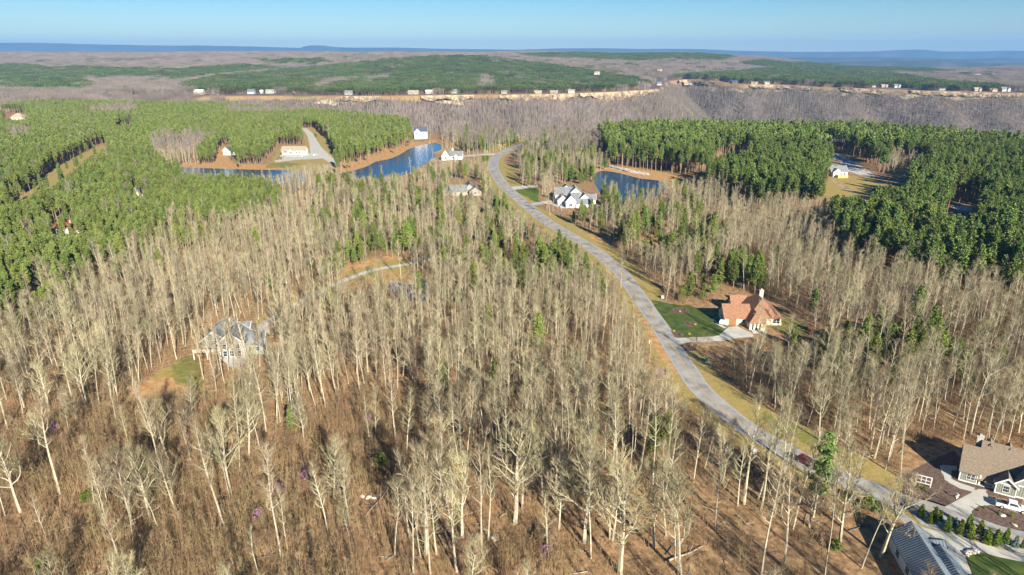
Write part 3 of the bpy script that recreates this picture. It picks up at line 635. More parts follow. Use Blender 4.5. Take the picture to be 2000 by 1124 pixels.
# near and middle woods: one tree at a time
def grow(y0, y1, s_bare, s_pine, far):
    g = grid(y0, y1, s_bare); x, y = g[:, 0], g[:, 1]; u0, v0 = proj(x, y, 0 * x); u1, v1 = proj(x, y, 0 * x + 11)
    ok = ~clear_mask(x, y, u0, v0); w = wcol(x, y); ok &= y < interp(np.clip(w, -880, 2980), NEAR_RIM) - 6
    pine = anyin(u1, v1, PINE) & ~anyin(u1, v1, BARE_IN)
    dens = np.full(len(x), 1.0)
    dens[anyin(u0, v0, OPEN)] = 0.09; dens[anyin(u0, v0, OPEN) & (v0 < 965)] = 0.33; br = anyin(u0, v0, BRUSH); dens[br] = np.where(v0[br] > 965, .24, .07); dens[v0 > 1150] *= .5
    dens *= np.clip(1.0 + 0.35 * wob(x, y, 22), .35, 1)
    pm = np.where(anyin(u1, v1, MIX4), .62, np.where(anyin(u1, v1, MIX1), .26, np.where(anyin(u1, v1, MIX2), .34, np.where(anyin(u1, v1, MIX3), .36, .012))))
    pm[anyin(u0, v0, OPEN + BRUSH)] = 0; pm = pm * np.clip(1 + 1.2 * wob(x, y, 17), 0.05, 2.6)
    rr = nr.rand(len(x), 3)
    for i in np.nonzero(ok & ~pine & (rr[:, 0] < dens))[0]:
        if rr[i, 1] < pm[i]: trees.append(('mix', x[i], y[i], rr[i, 2] * 6.3, rng.uniform(.5, 1.0), rng.randrange(4)))
        elif far: trees.append(('barefar', x[i], y[i], rr[i, 2] * 6.3, rng.uniform(.55, .85), rng.randrange(4)))
        else:
            big = rng.random() < (.35 if dens[i] < .5 else .07)
            sc = rng.uniform(.42, .75) if br[i] else rng.uniform(.74, 1.0) * hs(y[i])
            if big: trees.append(('oak', x[i], y[i], rr[i, 2] * 6.3, rng.uniform(.42, .68), rng.randrange(4)))
            else: trees.append(('bare', x[i], y[i], rr[i, 2] * 6.3, sc, rng.choice([0, 1, 2, 3, 4, 5, 6, 7, 7, 8, 9, 9])))
    g = grid(y0, y1, s_pine, .3); x, y = g[:, 0], g[:, 1]; u0, v0 = proj(x, y, 0 * x); u1, v1 = proj(x, y, 0 * x + 11)
    ok = ~clear_mask(x, y, u0, v0); w = wcol(x, y); ok &= y < interp(np.clip(w, -880, 2980), NEAR_RIM) - 6
    ok &= anyin(u1, v1, PINE) & ~anyin(u1, v1, BARE_IN)
    gap = (wob(x, y, 26, 2.2) > 1.25)
    right = x > 20
    for i in np.nonzero(ok & ~gap)[0]:
        if right[i] and rng.random() < .36: continue
        sc = rng.uniform(1.05, 1.35) if right[i] else rng.uniform(.70, .93)
        if rng.random() < .015: trees.append(('barefar', x[i], y[i], 0, rng.uniform(.6, .8), rng.randrange(4)))
        else: trees.append(('pinefar' if far else 'pine', x[i], y[i], rng.uniform(0, 6.3), sc, rng.randrange(4 if far else 5)))
grow(34, 330, 4.5, 3.8, False)
grow(330, 600, 4.9, 3.8, False)
grow(600, 1260, 6.0, 4.1, True)
def bx4(a, b, c, d): return [(a, b), (c, b), (c, d), (a, d)]
SEE = [  # what the photograph shows uncovered: (outline, share of trees that may still stand in front)
 ([(1641,932),(1660,940),(1700,955),(1740,978),(1730,985),(1690,970),(1640,945)], .0),
 ([(955,312),(975,296),(1012,284),(1016,290),(985,306),(978,325),(990,355),(1030,392),(1070,425),(1115,452),(1160,480),(1195,505),(1225,535),(1260,575),(1285,610),(1320,665),(1350,712),(1390,765),(1430,805),(1470,830),(1462,840),(1430,822),(1395,798),(1345,745),(1318,700),(1280,645),(1245,590),(1205,540),(1170,505),(1140,485),(1060,440),(1020,405),(985,378),(965,352),(955,330)], .03),
 ([(1470,830),(1560,872),(1640,915),(1630,935),(1540,895),(1460,850)], .10), ([(1548,885),(1600,890),(1600,925),(1548,925)], 0),
 (CLEAR[0], .12), (CLEAR[1], .10), (CLEAR[2], .25), (CLEAR[3], .1), (CLEAR[4], .05), (CLEAR[5], .1), (CLEAR[6], .15), (CLEAR[8], .15), (CLEAR[9], .3),
 (CLEAR[10], .05), ([(500,330),(545,285),(598,285),(590,252),(615,250),(640,300),(655,322),(600,320),(560,332)], .03), (CLEAR[12], .1),
 (bx4(1404,572,1532,655), .05), (bx4(1862,855,2060,1124), 0), (bx4(1722,1026,2060,1124), .0), (bx4(1760,905,1870,1000), .0), ([(1640,925),(1760,975),(1800,1000),(1722,1030),(1650,950)], .1), (bx4(1078,342,1172,400), .12), (bx4(874,350,940,384), .25), (bx4(400,640,500,712), .8),
 (bx4(545,284,606,312), 0), (bx4(798,243,838,278), .1), (bx4(898,238,938,258), .05), (bx4(855,288,908,314), .1), (bx4(102,430,152,458), .2), (bx4(1614,322,1700,385), .0), (bx4(428,282,456,320), 0), (bx4(8,222,50,236), 0), (bx4(232,248,260,262), .3), (bx4(262,368,276,384), .1),
 (P1[:14] + [(815,322),(790,335),(757,340),(700,345)], .06), ([(355,327),(560,333),(550,342),(355,338)], .15), ([(1180,336),(1215,341),(1250,350),(1290,354),(1262,368),(1215,374)], .3), (P4, .75), ([(727,893),(764,895),(762,925),(728,925)], 0), (bx4(695,962,742,978), 0.0),
 ([(905,302),(962,300),(960,322),(945,316),(905,307)], .08),
 ([(1625,300),(1655,306),(1690,322),(1718,343),(1785,350),(1760,366),(1705,366),(1650,335)], 0), (bx4(1848,398,1908,422), 0),
 ([(668,528),(740,508),(800,512),(735,540),(690,552)], .2), ([(1250,458),(1300,462),(1300,475),(1250,478)], .2), ([(1180,322),(1210,322),(1390,346),(1380,352),(1280,350),(1190,335)], .05), ([(655,325),(745,300),(800,282),(790,300),(720,330)], .05), ([(355,318),(545,322),(545,332),(355,327)], .1)]
NOM = {'bare': 24.5, 'oak': 22, 'barefar': 23, 'pine': 17.5, 'pinefar': 17.5, 'mix': 15}
def unblock():
    global trees
    n0 = len(HERO) + len(TALL); a = np.array([(t[1], t[2], NOM[t[0]] * t[4]) for t in trees]); n = len(a)
    lim = np.ones(n); wd = np.array([2.6 if t[0] == 'oak' else 1.3 for t in trees])
    rr = nr.rand(n)
    for poly, keep in SEE:
        act = rr >= keep
        if len(poly) == 4 and poly[0][1] == poly[1][1] and poly[2][1] == poly[3][1]: act &= a[:, 1] < P(1000, poly[2][1] - 3)[1]
        for f in (1.0, .9, .8, .7, .6, .5, .4, .25, .1):
            hit = np.zeros(n, bool)
            for s in (-1, 0, 1):
                u, v = proj(a[:, 0] + s * wd * (1 if f > .4 else .1), a[:, 1], a[:, 2] * f); hit |= inside(u, v, poly)
            hit &= act; lim = np.where(hit, np.minimum(lim, f - .06), lim)
    out = []
    for i, t in enumerate(trees):
        if i < n0: out.append(t); continue
        if lim[i] < .58: continue
        out.append((t[0], t[1], t[2], t[3], t[4] * min(1, lim[i] + .02), t[5]))
    trees = out
unblock()
print('trees', len(trees))
# ------------------------------------------------------------------ individuals and the rest of the woods
LM = [(1470,632,'the orange-roofed house'),(1930,950,'the grey gabled house'),(1770,1080,'the blue-roofed house'),(1125,385,'the large white gabled house'),(450,680,'the stone house'),(905,375,'the dark-roofed house'),(1575,907,'the dark red car'),(1588,1010,'the tall pine by the road'),
 (743,918,'the round green evergreen'),(720,972,'the pale rocks in the thicket'),(600,945,'the most vivid redbud'),(1798,948,'the white garden frame'),(1381,707,'the green transformer box'),(795,565,'the small woodland pond'),(670,558,'the bend of the gravel drive'),(350,735,'the stone house lawn'),
 (1006,1023,'the widest bare oak'),(1141,1060,'the forked bare oak'),(1211,1115,'the oak cut by the bottom edge'),(295,1019,'the twisted oak in the thicket'),(1064,1080,'the longest dark fallen log'),(1335,1085,'the curving fallen branch'),(1473,885,'the pale utility box'),(1454,1020,'the pale broken log on the bank'),
 (1343,724,'the road where it straightens'),(60,500,'the left plantation corner'),(126,445,'the red-roofed cabin'),(1640,340,'the pine clearing house'),(1876,418,'the blue tarpaulin'),(1430,335,'the shaded snowy clearing'),(1230,360,'the right-hand pond'),(1960,500,'the right end of the pine block'),
 (107,848,'the faint redbud at the left'),(172,985,'the small evergreen at lower left'),(86,1118,'the green bush in the bottom left corner'),(505,1020,'the lowest redbud in the thicket'),(1583,655,'the red-blossomed tree'),(1667,608,'the redbud among pines'),(1720,760,'the deep shade beyond the orange roof'),(1538,813,'the sunny grass strip right of the road'),
 (1750,890,'the leaf litter above the frame'),(903,881,'the faint pink redbud at centre'),(1266,606,'the roadside beside the sunny lawn'),(500,1100,'the dark log near the bottom edge'),(800,852,'the tiny green bush'),(700,790,'the top corner of the thicket'),(230,770,'the tan clearing edge'),(40,740,'the grey fallen trunk at the left'),(1230,880,'the long tree shadows left of the road'),(900,700,'the dense grey stand at the middle'),(600,620,'the hidden part of the gravel drive'),(250,560,'the pale stand under the left pines'),(1150,560,'the pines along the left verge'),(1850,650,'the pine cluster near the right edge'),(1900,760,'the grey woods at the right edge')]
def where(u, v):
    d, lu, lv, ph = min((math.hypot(u - a, (v - b) * 1.6), a, b, c) for a, b, c in LM)
    if abs(u - lu) > abs(v - lv) * 1.2: w = 'left of' if u < lu else 'right of'
    else: w = 'behind' if v < lv else 'in front of'
    return ('just ' if d < 45 else '') + w + ' ' + ph
def put(kind, name, T, C, m1, m2, x, y, rz, s, label, cat, group, z=0.0, z3=None):
    sw = s * rng.uniform(.85, 1.15); e = link(name, None, loc=(x, y, z), rz=rz, scale=(sw, sw, s), label=label, category=cat)
    e.rotation_euler = (rng.gauss(0, .035), rng.gauss(0, .035), rz)
    if group: e['group'] = group
    for nm, me in (('trunk', T), ('crown', C)):
        link(nm, me, e)
    return e
def pair(TC, a, b, m1, m2): return TC[0].mesh(a, m1), TC[1].mesh(b, m2)
PB = [pair(t, 'trunk', 'crown', M['bark'], M['twig']) for t in BARE]; PO = [pair(t, 'trunk', 'crown', M['bark'], M['twig']) for t in OAK]
PPL = [pair(t, 'trunk', 'crown', M['pinebark'], M['needle_l']) for t in PINEV]
PP = [pair(t, 'trunk', 'crown', M['pinebark'], M['needle']) for t in PINEV]; PM = [pair(t, 'trunk', 'crown', M['pinebark'], M['needle2']) for t in PINEM]
def score(t):
    u, v = proj(np.array([t[1]]), np.array([t[2]]), np.array([8.0])); u, v = float(u[0]), float(v[0])
    return (-10 < u < 2010 and v < 1130), u, v, math.hypot(t[1], t[2]) / t[4]
sc = [score(t) for t in trees]
done = set()
bare_ix = sorted([i for i, t in enumerate(trees) if t[0] in ('bare', 'oak') and sc[i][0]], key=lambda i: (sc[i][3] - (80 if i < len(HERO) + len(TALL) else 0)))[:298]
pine_ix = sorted([i for i, t in enumerate(trees) if t[0] in ('pine', 'mix') and sc[i][0]], key=lambda i: sc[i][3])[:298]
HL = {0: 'widest spreading bare oak standing in open leaf litter at bottom centre', 1: 'big bare oak with forked pale limbs right of the widest oak',
 2: 'broad-crowned bare oak cut by the bottom edge near the middle', 18: 'very tall pale tree beside the driveway of the blue-roofed house', 19: 'pale bare tree at the corner of the blue metal roof',
 6: 'wide bare oak at the right edge of the brushy thicket', 10: 'bare oak at the bottom edge right of the broad-crowned one', 13: 'twisted pale oak in the middle of the lower left thicket'}
for i in bare_ix:
    k, x, y, rz, s, v = trees[i]; done.add(i); u0, v0 = proj(np.array([x]), np.array([y]), np.array([0.0])); pl = where(float(u0[0]), float(v0[0]))
    T, C = (PO if k == 'oak' else PB)[v]
    H_ = (24 if k == 'bare' else 22) * s; ht = 'tall ' if H_ > 22.5 else ('short ' if H_ < 14.5 else '')
    lk = 'slim high-crowned' if (k == 'bare' and v in (3, 6, 1)) else 'slim full-crowned'
    if i in HL: lab, grp = HL[i], None
    elif k == 'oak': lab, grp = '%swide-crowned bare oak %s' % (ht, pl), 'wide-crowned bare oaks'
    else: lab, grp = '%s%s bare tree %s' % (ht, lk, pl), 'bare trees of the woods'
    put(k, 'bare_tree', T, C, 0, 0, x, y, rz, s, lab, 'tree', grp)
for i in pine_ix:
    k, x, y, rz, s, v = trees[i]; done.add(i); u0, v0 = proj(np.array([x]), np.array([y]), np.array([0.0])); pl = where(float(u0[0]), float(v0[0]))
    T, C = ((PP if x > 20 else PPL) if k == 'pine' else PM)[v]
    ht = 'tall ' if s > (1.25 if k == 'pine' else .98) else ('small ' if s < (1.1 if k == 'pine' else .8) else '')
    if k == 'mix': lab, grp = '%sbright green pine %s' % (ht, pl), 'scattered green pines among bare trees'
    else: lab, grp = '%sdark green plantation pine %s' % (ht, pl), 'pines of the plantation blocks'
    put(k, 'pine_tree', T, C, 0, 0, x, y, rz, s, lab, 'pine', grp)
rest = [t for i, t in enumerate(trees) if i not in done]
def rows(kinds, off=None):
    r = []
    for t in rest:
        if t[0] in kinds: r.append((t[1], t[2], 0, t[3], t[4], t[5] + kinds[t[0]], rng.gauss(0, .035), rng.gauss(0, .035)))
    return r
scatter('bare_hardwood_woods', [joined('bare_tree', t, M['bark'], M['twig']) for t in BARE + OAK], rows({'bare': 0, 'oak': len(BARE)}), 'dense leafless hardwood forest filling the middle of the valley', 'forest')
scatter('distant_bare_woods', [joined('bare_tree', t, M['bark'], M['twigfar']) for t in BAREFAR], rows({'barefar': 0}), 'grey brown leafless woods beyond the ponds', 'forest')
rp = rows({'pine': 0, 'pinefar': len(PINEV)})
scatter('left_pine_plantation', [joined('pine_tree', t, M['pinebark'], M['needle_l']) for t in PINEV + PINEFAR], [q for q in rp if q[0] < 20], 'fresh green pine plantation covering the left side around the ponds', 'forest')
scatter('right_pine_plantation', [joined('pine_tree', t, M['pinebark'], M['needle']) for t in PINEV + PINEFAR], [q for q in rp if q[0] >= 20], 'tall dark green pine blocks on the right before the canyon', 'forest')
scatter('scattered_pines', [joined('pine_tree', t, M['pinebark'], M['needle2']) for t in PINEM], rows({'mix': 0}), 'bright green pines dotted among the bare hardwoods', 'forest')
# undergrowth
SHR = [shrub(600 + i, n, h, sp) for i, (n, h, sp) in enumerate([(18, 3.0, 1.2), (14, 4.0, 1.0), (22, 2.2, 1.4), (12, 5.0, .8)])]
g = grid(50, 330, 1.55); x, y = g[:, 0], g[:, 1]; u0, v0 = proj(x, y, 0 * x)
ok = ~clear_mask(x, y, u0, v0) & (np.abs(u0 - 1000) < 1120); br = anyin(u0, v0, BRUSH); op = anyin(u0, v0, OPEN) & ~br
pr = np.where(br, 1.0, np.where(op, 0.26, 0.42)) * np.clip(1 + .7 * wob(x, y, 11), .1, 1.5)
ok &= ~anyin(u0, v0, PINE) & (nr.rand(len(x)) < pr)
pts = [(x[i], y[i], -.05, rng.uniform(0, 6.3), rng.uniform(.6, 1.15) * (1 if br[i] else .8), rng.randrange(4), 0, 0) for i in np.nonzero(ok)[0]]
print('shrubs', len(pts))
scatter('brush_thicket', [s.mesh('brush', M['brush']) for s in SHR], pts, 'low reddish brown brush and saplings on the woodland floor', 'thicket')
SAP = [bare_tree(650 + i, H=h, r0=.055, clear=.15, spread=sp, nl=11, tw=5, sub=3, tww=.026, twl=(.4, 1.0)) for i, (h, sp) in enumerate([(8, 1.2), (6, 1.3), (10, 1.1), (7, 1.0)])]
g = grid(50, 380, 2.0); x, y = g[:, 0], g[:, 1]; u0, v0 = proj(x, y, 0 * x)
ok = ~clear_mask(x, y, u0, v0) & (np.abs(u0 - 1000) < 1120); br = anyin(u0, v0, BRUSH); op = anyin(u0, v0, OPEN) & ~br
pr = np.where(br, np.where(v0 > 950, .6, .38), np.where(op, 0.13, 0.30)) * np.clip(1 + .8 * wob(x, y, 13, 1), .05, 1.6)
ok &= ~anyin(u0, v0, PINE) & (nr.rand(len(x)) < pr)
u1, v1 = proj(x, y, 0 * x + 6.5)
for poly, keep in SEE: ok &= ~(inside(u1, v1, poly) & (nr.rand(len(x)) > max(keep, .1)))
pts = [(x[i], y[i], 0, rng.uniform(0, 6.3), rng.uniform(.35, .85), rng.randrange(4), rng.uniform(-.12, .12), rng.uniform(-.12, .12)) for i in np.nonzero(ok)[0]]
scatter('sapling_thicket', [joined('sapling', s, M['sapling'], M['sapling']) for s in SAP], pts, 'slender leafless saplings crowding the undergrowth', 'thicket')
def stick(seed):
    r = random.Random(seed); b = MB(); L = r.uniform(2, 6); b.tube([(0, 0, .1), (L * .5, r.uniform(-.3, .3), .15), (L, r.uniform(-.4, .4), .1)], [.09, .06, .02], 4)
    for _ in range(4):
        t = r.uniform(.3, .9); b.tube([(L * t, 0, .1), (L * t + .6, r.choice([-1, 1]) * r.uniform(.5, 1.2), r.uniform(.1, .5))], [.035, .01], 3)
    return b
g = grid(70, 260, 3.2); x, y = g[:, 0], g[:, 1]; u0, v0 = proj(x, y, 0 * x)
ok = ~clear_mask(x, y, u0, v0) & (np.abs(u0 - 1000) < 1100) & (nr.rand(len(x)) < .34)
scatter('fallen_branches', [stick(i).mesh('stick', M['log'] if i % 2 else M['darklog']) for i in range(6)], [(x[i], y[i], 0, rng.uniform(0, 6.3), rng.uniform(.5, 1.3), rng.randrange(6), 0, 0) for i in np.nonzero(ok)[0]], 'fallen branches and sticks littering the woodland floor', 'deadwood')
# far forest: woods of tree clumps draped over the hills
def far_woods():
    P_, B_ = [], []
    step = 27; ys = np.arange(1200, 5000, step)
    hx = []
    for yy in ys:
        xs = np.arange(-0.8 * yy - 100, 0.8 * yy + 100, step if yy < 3200 else step); hx.append(np.stack([xs, np.full_like(xs, yy)], 1))
    g = np.concatenate(hx); g += nr.uniform(-8, 8, g.shape); x, y = g[:, 0], g[:, 1]
    w = wcol(x, y); wc = np.clip(w, -880, 2980); yf = interp(wc, FAR_RIM); yn = interp(wc, NEAR_RIM)
    z = height(x, y); df = dist_poly(x, y, FRP); u1, v1 = proj(x, y, z + 12); u0, v0 = proj(x, y, z)
    beyond = y > yf; pine = anyin(u1, v1, FARPINE) & ~anyin(u1, v1, FARBARE_IN) & beyond
    pine ^= (nr.rand(len(x)) < .05) & beyond & (y < 3500)
    field = inside(u0, v0, [(165,120),(300,120),(300,124),(165,124)])
    ok = beyond & ~field & ((df > 62) | (w < 330) | ((df > 40) & (nr.rand(len(x)) < .25)))
    # keep the canyon side of each far house open
    for hx_, hy_, hr in FAR_CLEAR: ok &= ~((np.abs(x - hx_) < hr + 7) & (y < hy_ + 26) & (y > hy_ - 90))
    canyon = (y > yn + 6) & ~beyond & (z > -146)
    lowl = canyon & (w < 420)
    for i in np.nonzero(ok | lowl)[0]:
        row = (x[i], y[i], z[i], rng.choice([0, 1.57, 3.14, 4.71]) + rng.uniform(-.2, .2), rng.uniform(.88, 1.1), rng.randrange(4), 0, 0)
        (P_ if (pine[i] and ok[i]) else B_).append(row)
    scatter('far_pine_forest', [joined('pine_clump', t, M['pinebark'], M['needle_far']) for t in FPINE], P_, 'dark green pine forest covering the plateau beyond the canyon', 'forest')
    scatter('far_bare_forest', [joined('bare_clump', t, M['twigfar'], M['twigfar']) for t in FBARE], B_, 'mauve grey leafless forest on the far hills', 'forest')
    # canyon wall: single trees standing on the slope
    g = []
    for yy in np.arange(1250, 2400, 5.6):
        xs = np.arange(-0.5 * yy, 0.8 * yy + 60, 5.6); g.append(np.stack([xs, np.full_like(xs, yy)], 1))
    g = np.concatenate(g); g += nr.uniform(-3, 3, g.shape); x, y = g[:, 0], g[:, 1]; w = wcol(x, y); wc = np.clip(w, -880, 2980)
    df = dist_poly(x, y, FRP); sel = (w > 400) & (y < interp(wc, FAR_RIM)) & (df < 230) & (df > 10); x, y, df, w = x[sel], y[sel], df[sel], w[sel]
    z = height(x, y); r = nr.rand(len(x)); pm = .05 * np.clip(1 + 2.5 * wob(x, y, 55), 0, 3)
    rows_ = [(x[i], y[i], z[i] - .5, r[i] * 60, rng.uniform(.55, .8), rng.randrange(4) + (4 if rng.random() < pm[i] else 0), 0, 0) for i in range(len(x))]
    print('far', len(P_), len(B_), len(rows_))
    scatter('canyon_wall_woods', [joined('bare_tree', t, M['bark'], M['twigfar']) for t in BAREFAR] + [joined('pine_tree', t, M['pinebark'], M['needle']) for t in PINEFAR], rows_, 'bare purple grey woods clinging to the far canyon wall', 'forest')
# ------------------------------------------------------------------ houses
def roof_gable(b, w, th=0.18):
    x0, x1, y0, y1, h, rise = w['x0'], w['x1'], w['y0'], w['y1'], w['h'], w['rise']; o = w.get('over', .5); z = w.get('z0', 0)
    a0, a1 = (y0, y1) if w['axis'] == 'x' else (x0, x1)
    m = (a0 + a1) / 2; sl = rise / (m - a0); ze = z + h - sl * o; zr = z + h + rise
    of = w.get('front', 0)
    c = [(a0 - o - of, ze - sl * of), (m, zr), (a1 + o, ze), (a1 + o, ze - th), (m, zr - th * 1.3), (a0 - o - of, ze - sl * of - th)]
    c = [(p, q + 0.16) for p, q in c]
    if w['axis'] == 'x': b.prism(c, x0 - o, x1 + o, 'x')
    else: b.prism(c, y0 - o, y1 + o, 'y')
def roof_hip(b, w, th=0.18):
    x0, x1, y0, y1, h, rise = w['x0'], w['x1'], w['y0'], w['y1'], w['h'], w['rise']; o = w.get('over', .5); z = w.get('z0', 0) + .1
    x0 -= o; x1 += o; y0 -= o; y1 += o; k = min(x1 - x0, y1 - y0) / 2
    if w['axis'] == 'x': r1, r2 = (x0 + k, (y0 + y1) / 2), (x1 - k, (y0 + y1) / 2)
    else: r1, r2 = ((x0 + x1) / 2, y0 + k), ((x0 + x1) / 2, y1 - k)
    if w.get('flush') == 'back': r2 = (r2[0], y1)
    ze = z + h - 0.25; zr = z + h + rise
    vs = [(x0, y0, ze), (x1, y0, ze), (x1, y1, ze), (x0, y1, ze), (*r1, zr), (*r2, zr)] + [(x0, y0, ze - th), (x1, y0, ze - th), (x1, y1, ze - th), (x0, y1, ze - th)]
    if w['axis'] == 'x': f = [(0, 1, 5, 4), (1, 2, 5), (2, 3, 4, 5), (3, 0, 4)]
    else: f = [(0, 1, 4), (1, 2, 5, 4), (2, 3, 5), (3, 0, 4, 5)]
    b.add(vs, f + [(0, 6, 7, 1), (1, 7, 8, 2), (2, 8, 9, 3), (3, 9, 6, 0), (6, 9, 8, 7)])
def walls(b, w):
    x0, x1, y0, y1, h, rise = w['x0'], w['x1'], w['y0'], w['y1'], w['h'], w['rise']; z = w.get('z0', 0)
    if w.get('kind') == 'hip': b.box(x0, x1, y0, y1, z - .3 if z == 0 else z, z + h); return
    b0 = z - .3 if z == 0 else z
    if w['axis'] == 'x': b.prism([(y0, b0), (y1, b0), (y1, z + h), ((y0 + y1) / 2, z + h + rise), (y0, z + h)], x0, x1, 'x')
    else: b.prism([(x0, b0), (x1, b0), (x1, z + h), ((x0 + x1) / 2, z + h + rise), (x0, z + h)], y0, y1, 'y')
def trim(b, w):
    x0, x1, y0, y1, h, rise = w['x0'], w['x1'], w['y0'], w['y1'], w['h'], w['rise']; o = w.get('over', .5); z = w.get('z0', 0)
    a0, a1 = (y0, y1) if w['axis'] == 'x' else (x0, x1); m = (a0 + a1) / 2; sl = rise / (m - a0); ze = z + h - sl * o + .2; zr = z + h + rise + .2
    c = [(a0 - o - .03, ze), (m, zr), (a1 + o + .03, ze), (a1 + o + .03, ze - .34), (m, zr - .42), (a0 - o - .03, ze - .34)]
    e0, e1 = (x0, x1) if w['axis'] == 'x' else (y0, y1)
    b.prism(c, e0 - o - .14, e0 - o - .02, w['axis'])
    b.prism(c, e1 + o + .02, e1 + o + .14, w['axis'])
def ribs(b, w, gap=.55):
    x0, x1, y0, y1, h, rise = w['x0'], w['x1'], w['y0'], w['y1'], w['h'], w['rise']; o = w.get('over', .5); z = w.get('z0', 0)
    a0, a1 = (y0, y1) if w['axis'] == 'x' else (x0, x1); e0, e1 = (x0, x1) if w['axis'] == 'x' else (y0, y1); m = (a0 + a1) / 2; sl = rise / (m - a0)
    ze = z + h - sl * o + .16; zr = z + h + rise + .16; t = e0 - o + .2
    while t < e1 + o - .1:
        for p, q in (((a0 - o, ze), (m, zr)), ((a1 + o, ze), (m, zr))):
            b.prism([p, q, (q[0], q[1] + .09), (p[0], p[1] + .09)], t, t + .07, w['axis']); 
        t += gap
def house(name, label, u, v, rot, wings, roof, wall, windows=(), doors=(), chimneys=(), trims=None, extra=None, group=None, world=None, seams=False, frame='white'):
    x, y, z = world if world else at(u, v)
    e = link(name, None, loc=(x, y, z), rz=R(rot), label=label, category='house')
    if group: e['group'] = group
    for w in wings:
        b = MB(); walls(b, w); b.build('wall', M[w.get('wall', wall)], e)
        b = MB(); (roof_hip if w.get('kind') == 'hip' else roof_gable)(b, w); ro = b.build('roof', M[w.get('roof', roof)], e)
        if seams and w.get('kind') != 'hip': b = MB(); ribs(b, w); s_ = b.build('seam', M[w.get('roof', roof)], ro)
        if trims and w.get('kind') != 'hip' and not w.get('plain'): b = MB(); trim(b, w); b.build('trim', M[trims], ro)
    for (wi, side, off, zz, ww, hh, *kind) in windows:
        w = wings[wi]; fr, pn = MB(), MB(); t = .09
        x0, x1, y0, y1 = w['x0'], w['x1'], w['y0'], w['y1']
        def bx(b, a0, a1, z0, z1, d0, d1):
            if side == 'S': b.box(a0, a1, y0 - d1, y0 - d0, z0, z1)
            elif side == 'N': b.box(a0, a1, y1 + d0, y1 + d1, z0, z1)
            elif side == 'W': b.box(x0 - d1, x0 - d0, a0, a1, z0, z1)
            else: b.box(x1 + d0, x1 + d1, a0, a1, z0, z1)
        bx(pn, off, off + ww, zz, zz + hh, .01, .04)
        bx(fr, off - t, off, zz - t, zz + hh + t, .01, .1); bx(fr, off + ww, off + ww + t, zz - t, zz + hh + t, .01, .1)
        bx(fr, off, off + ww, zz - t, zz, .01, .1); bx(fr, off, off + ww, zz + hh, zz + hh + t, .01, .1)
        k = max(1, int(round(ww / 1.0)))
        for i in range(1, k): bx(fr, off + ww * i / k - .04, off + ww * i / k + .04, zz, zz + hh, .045, .08)
        bx(fr, off, off + ww, zz + hh / 2 - .03, zz + hh / 2 + .03, .045, .075)
        f_ = fr.build('window', M[frame], e); pn.build('pane', M['glass'], f_)
    for (wi, side, off, ww, hh, mt) in doors:
        w = wings[wi]; b = MB()
        if side == 'S': b.box(off, off + ww, w['y0'] - .08, w['y0'] - .01, 0, hh)
        elif side == 'W': b.box(w['x0'] - .08, w['x0'] - .01, off, off + ww, 0, hh)
        else: b.box(w['x1'] + .01, w['x1'] + .08, off, off + ww, 0, hh)
        b.build('garage_door' if ww > 2 else 'door', M[mt], e)
    for (cx, cy, s, z0, z1, mt) in chimneys:
        b = MB(); b.box(cx - s, cx + s, cy - s * .8, cy + s * .8, z0, z1); c = b.build('chimney', M[mt], e)
        b = MB(); b.box(cx - s - .12, cx + s + .12, cy - s * .8 - .12, cy + s * .8 + .12, z1 + .002, z1 + .18); b.box(cx - .25, cx + .25, cy - .25, cy + .25, z1 + .18, z1 + .6); b.build('cap', M['boulder'], c)
    if extra: extra(e)
    return e
def wing(x0, x1, y0, y1, h, rise, axis='x', **k): return dict(x0=x0, x1=x1, y0=y0, y1=y1, h=h, rise=rise, axis=axis, **k)

# grey craftsman house, right edge
def porch(e):
    for px in (3.75, 6.3): MB().box(px - .16, px + .16, .05, .35, 0, 2.5).build('porch_post', M['white'], e)
    b = MB(); b.box(4.7, 6.15, .1, .2, .95, 1.07); b.box(4.7, 6.15, .1, .2, .15, .25)
    for i in range(8): b.box(4.8 + i * .18, 4.85 + i * .18, .12, .18, .25, .95)
    b.build('railing', M['white'], e)
    MB().box(3.3, 6.55, -.1, 2.45, .0, .16).build('porch_floor', M['concrete'], e)
    for cx, cy in ((4.6, 8.6), (8.2, 8.8)):    # two small gables on the back slope
        w = wing(cx - 1.3, cx + 1.3, cy - 3.2, cy, 0, 1.9, 'y', z0=5.9, over=.25); b = MB(); walls(b, w); d = b.build('dormer', M['grey_siding'], e)
        b = MB(); roof_gable(b, w); b.build('roof', M['brown_roof'], d)
    b = MB()
    for x in np.arange(0.35, 3.1, .45): b.box(x, x + .05, -.05, -.005, .35, 2.6)
    for x in np.arange(6.9, 10.1, .45): b.box(x, x + .05, -1.25, -1.205, .35, 2.7)
    for x in np.arange(10.5, 15.8, .45): b.box(x, x + .05, -.65, -.605, .35, 2.9)
    b.build('batten', M['grey_siding'], e)
    b = MB(); b.box(-.06, 3.26, -.09, -.003, 0, .32); b.box(6.54, 10.26, -1.29, -1.203, 0, .32); b.box(10.26, 16.06, -.69, -.603, 0, .32)
    for cx, cy in ((0, 0), (3.2, 0), (6.6, -1.2), (10.2, -1.2), (16, -.6)): b.box(cx - .1, cx + .1, cy - .07, cy + .1, .0, 2.7)
    b.box(6.6, 10.2, -1.28, -1.203, 2.62, 2.84); b.box(10.3, 16, -.68, -.603, 2.78, 3.0)
    b.build('corner_board', M['white'], e)
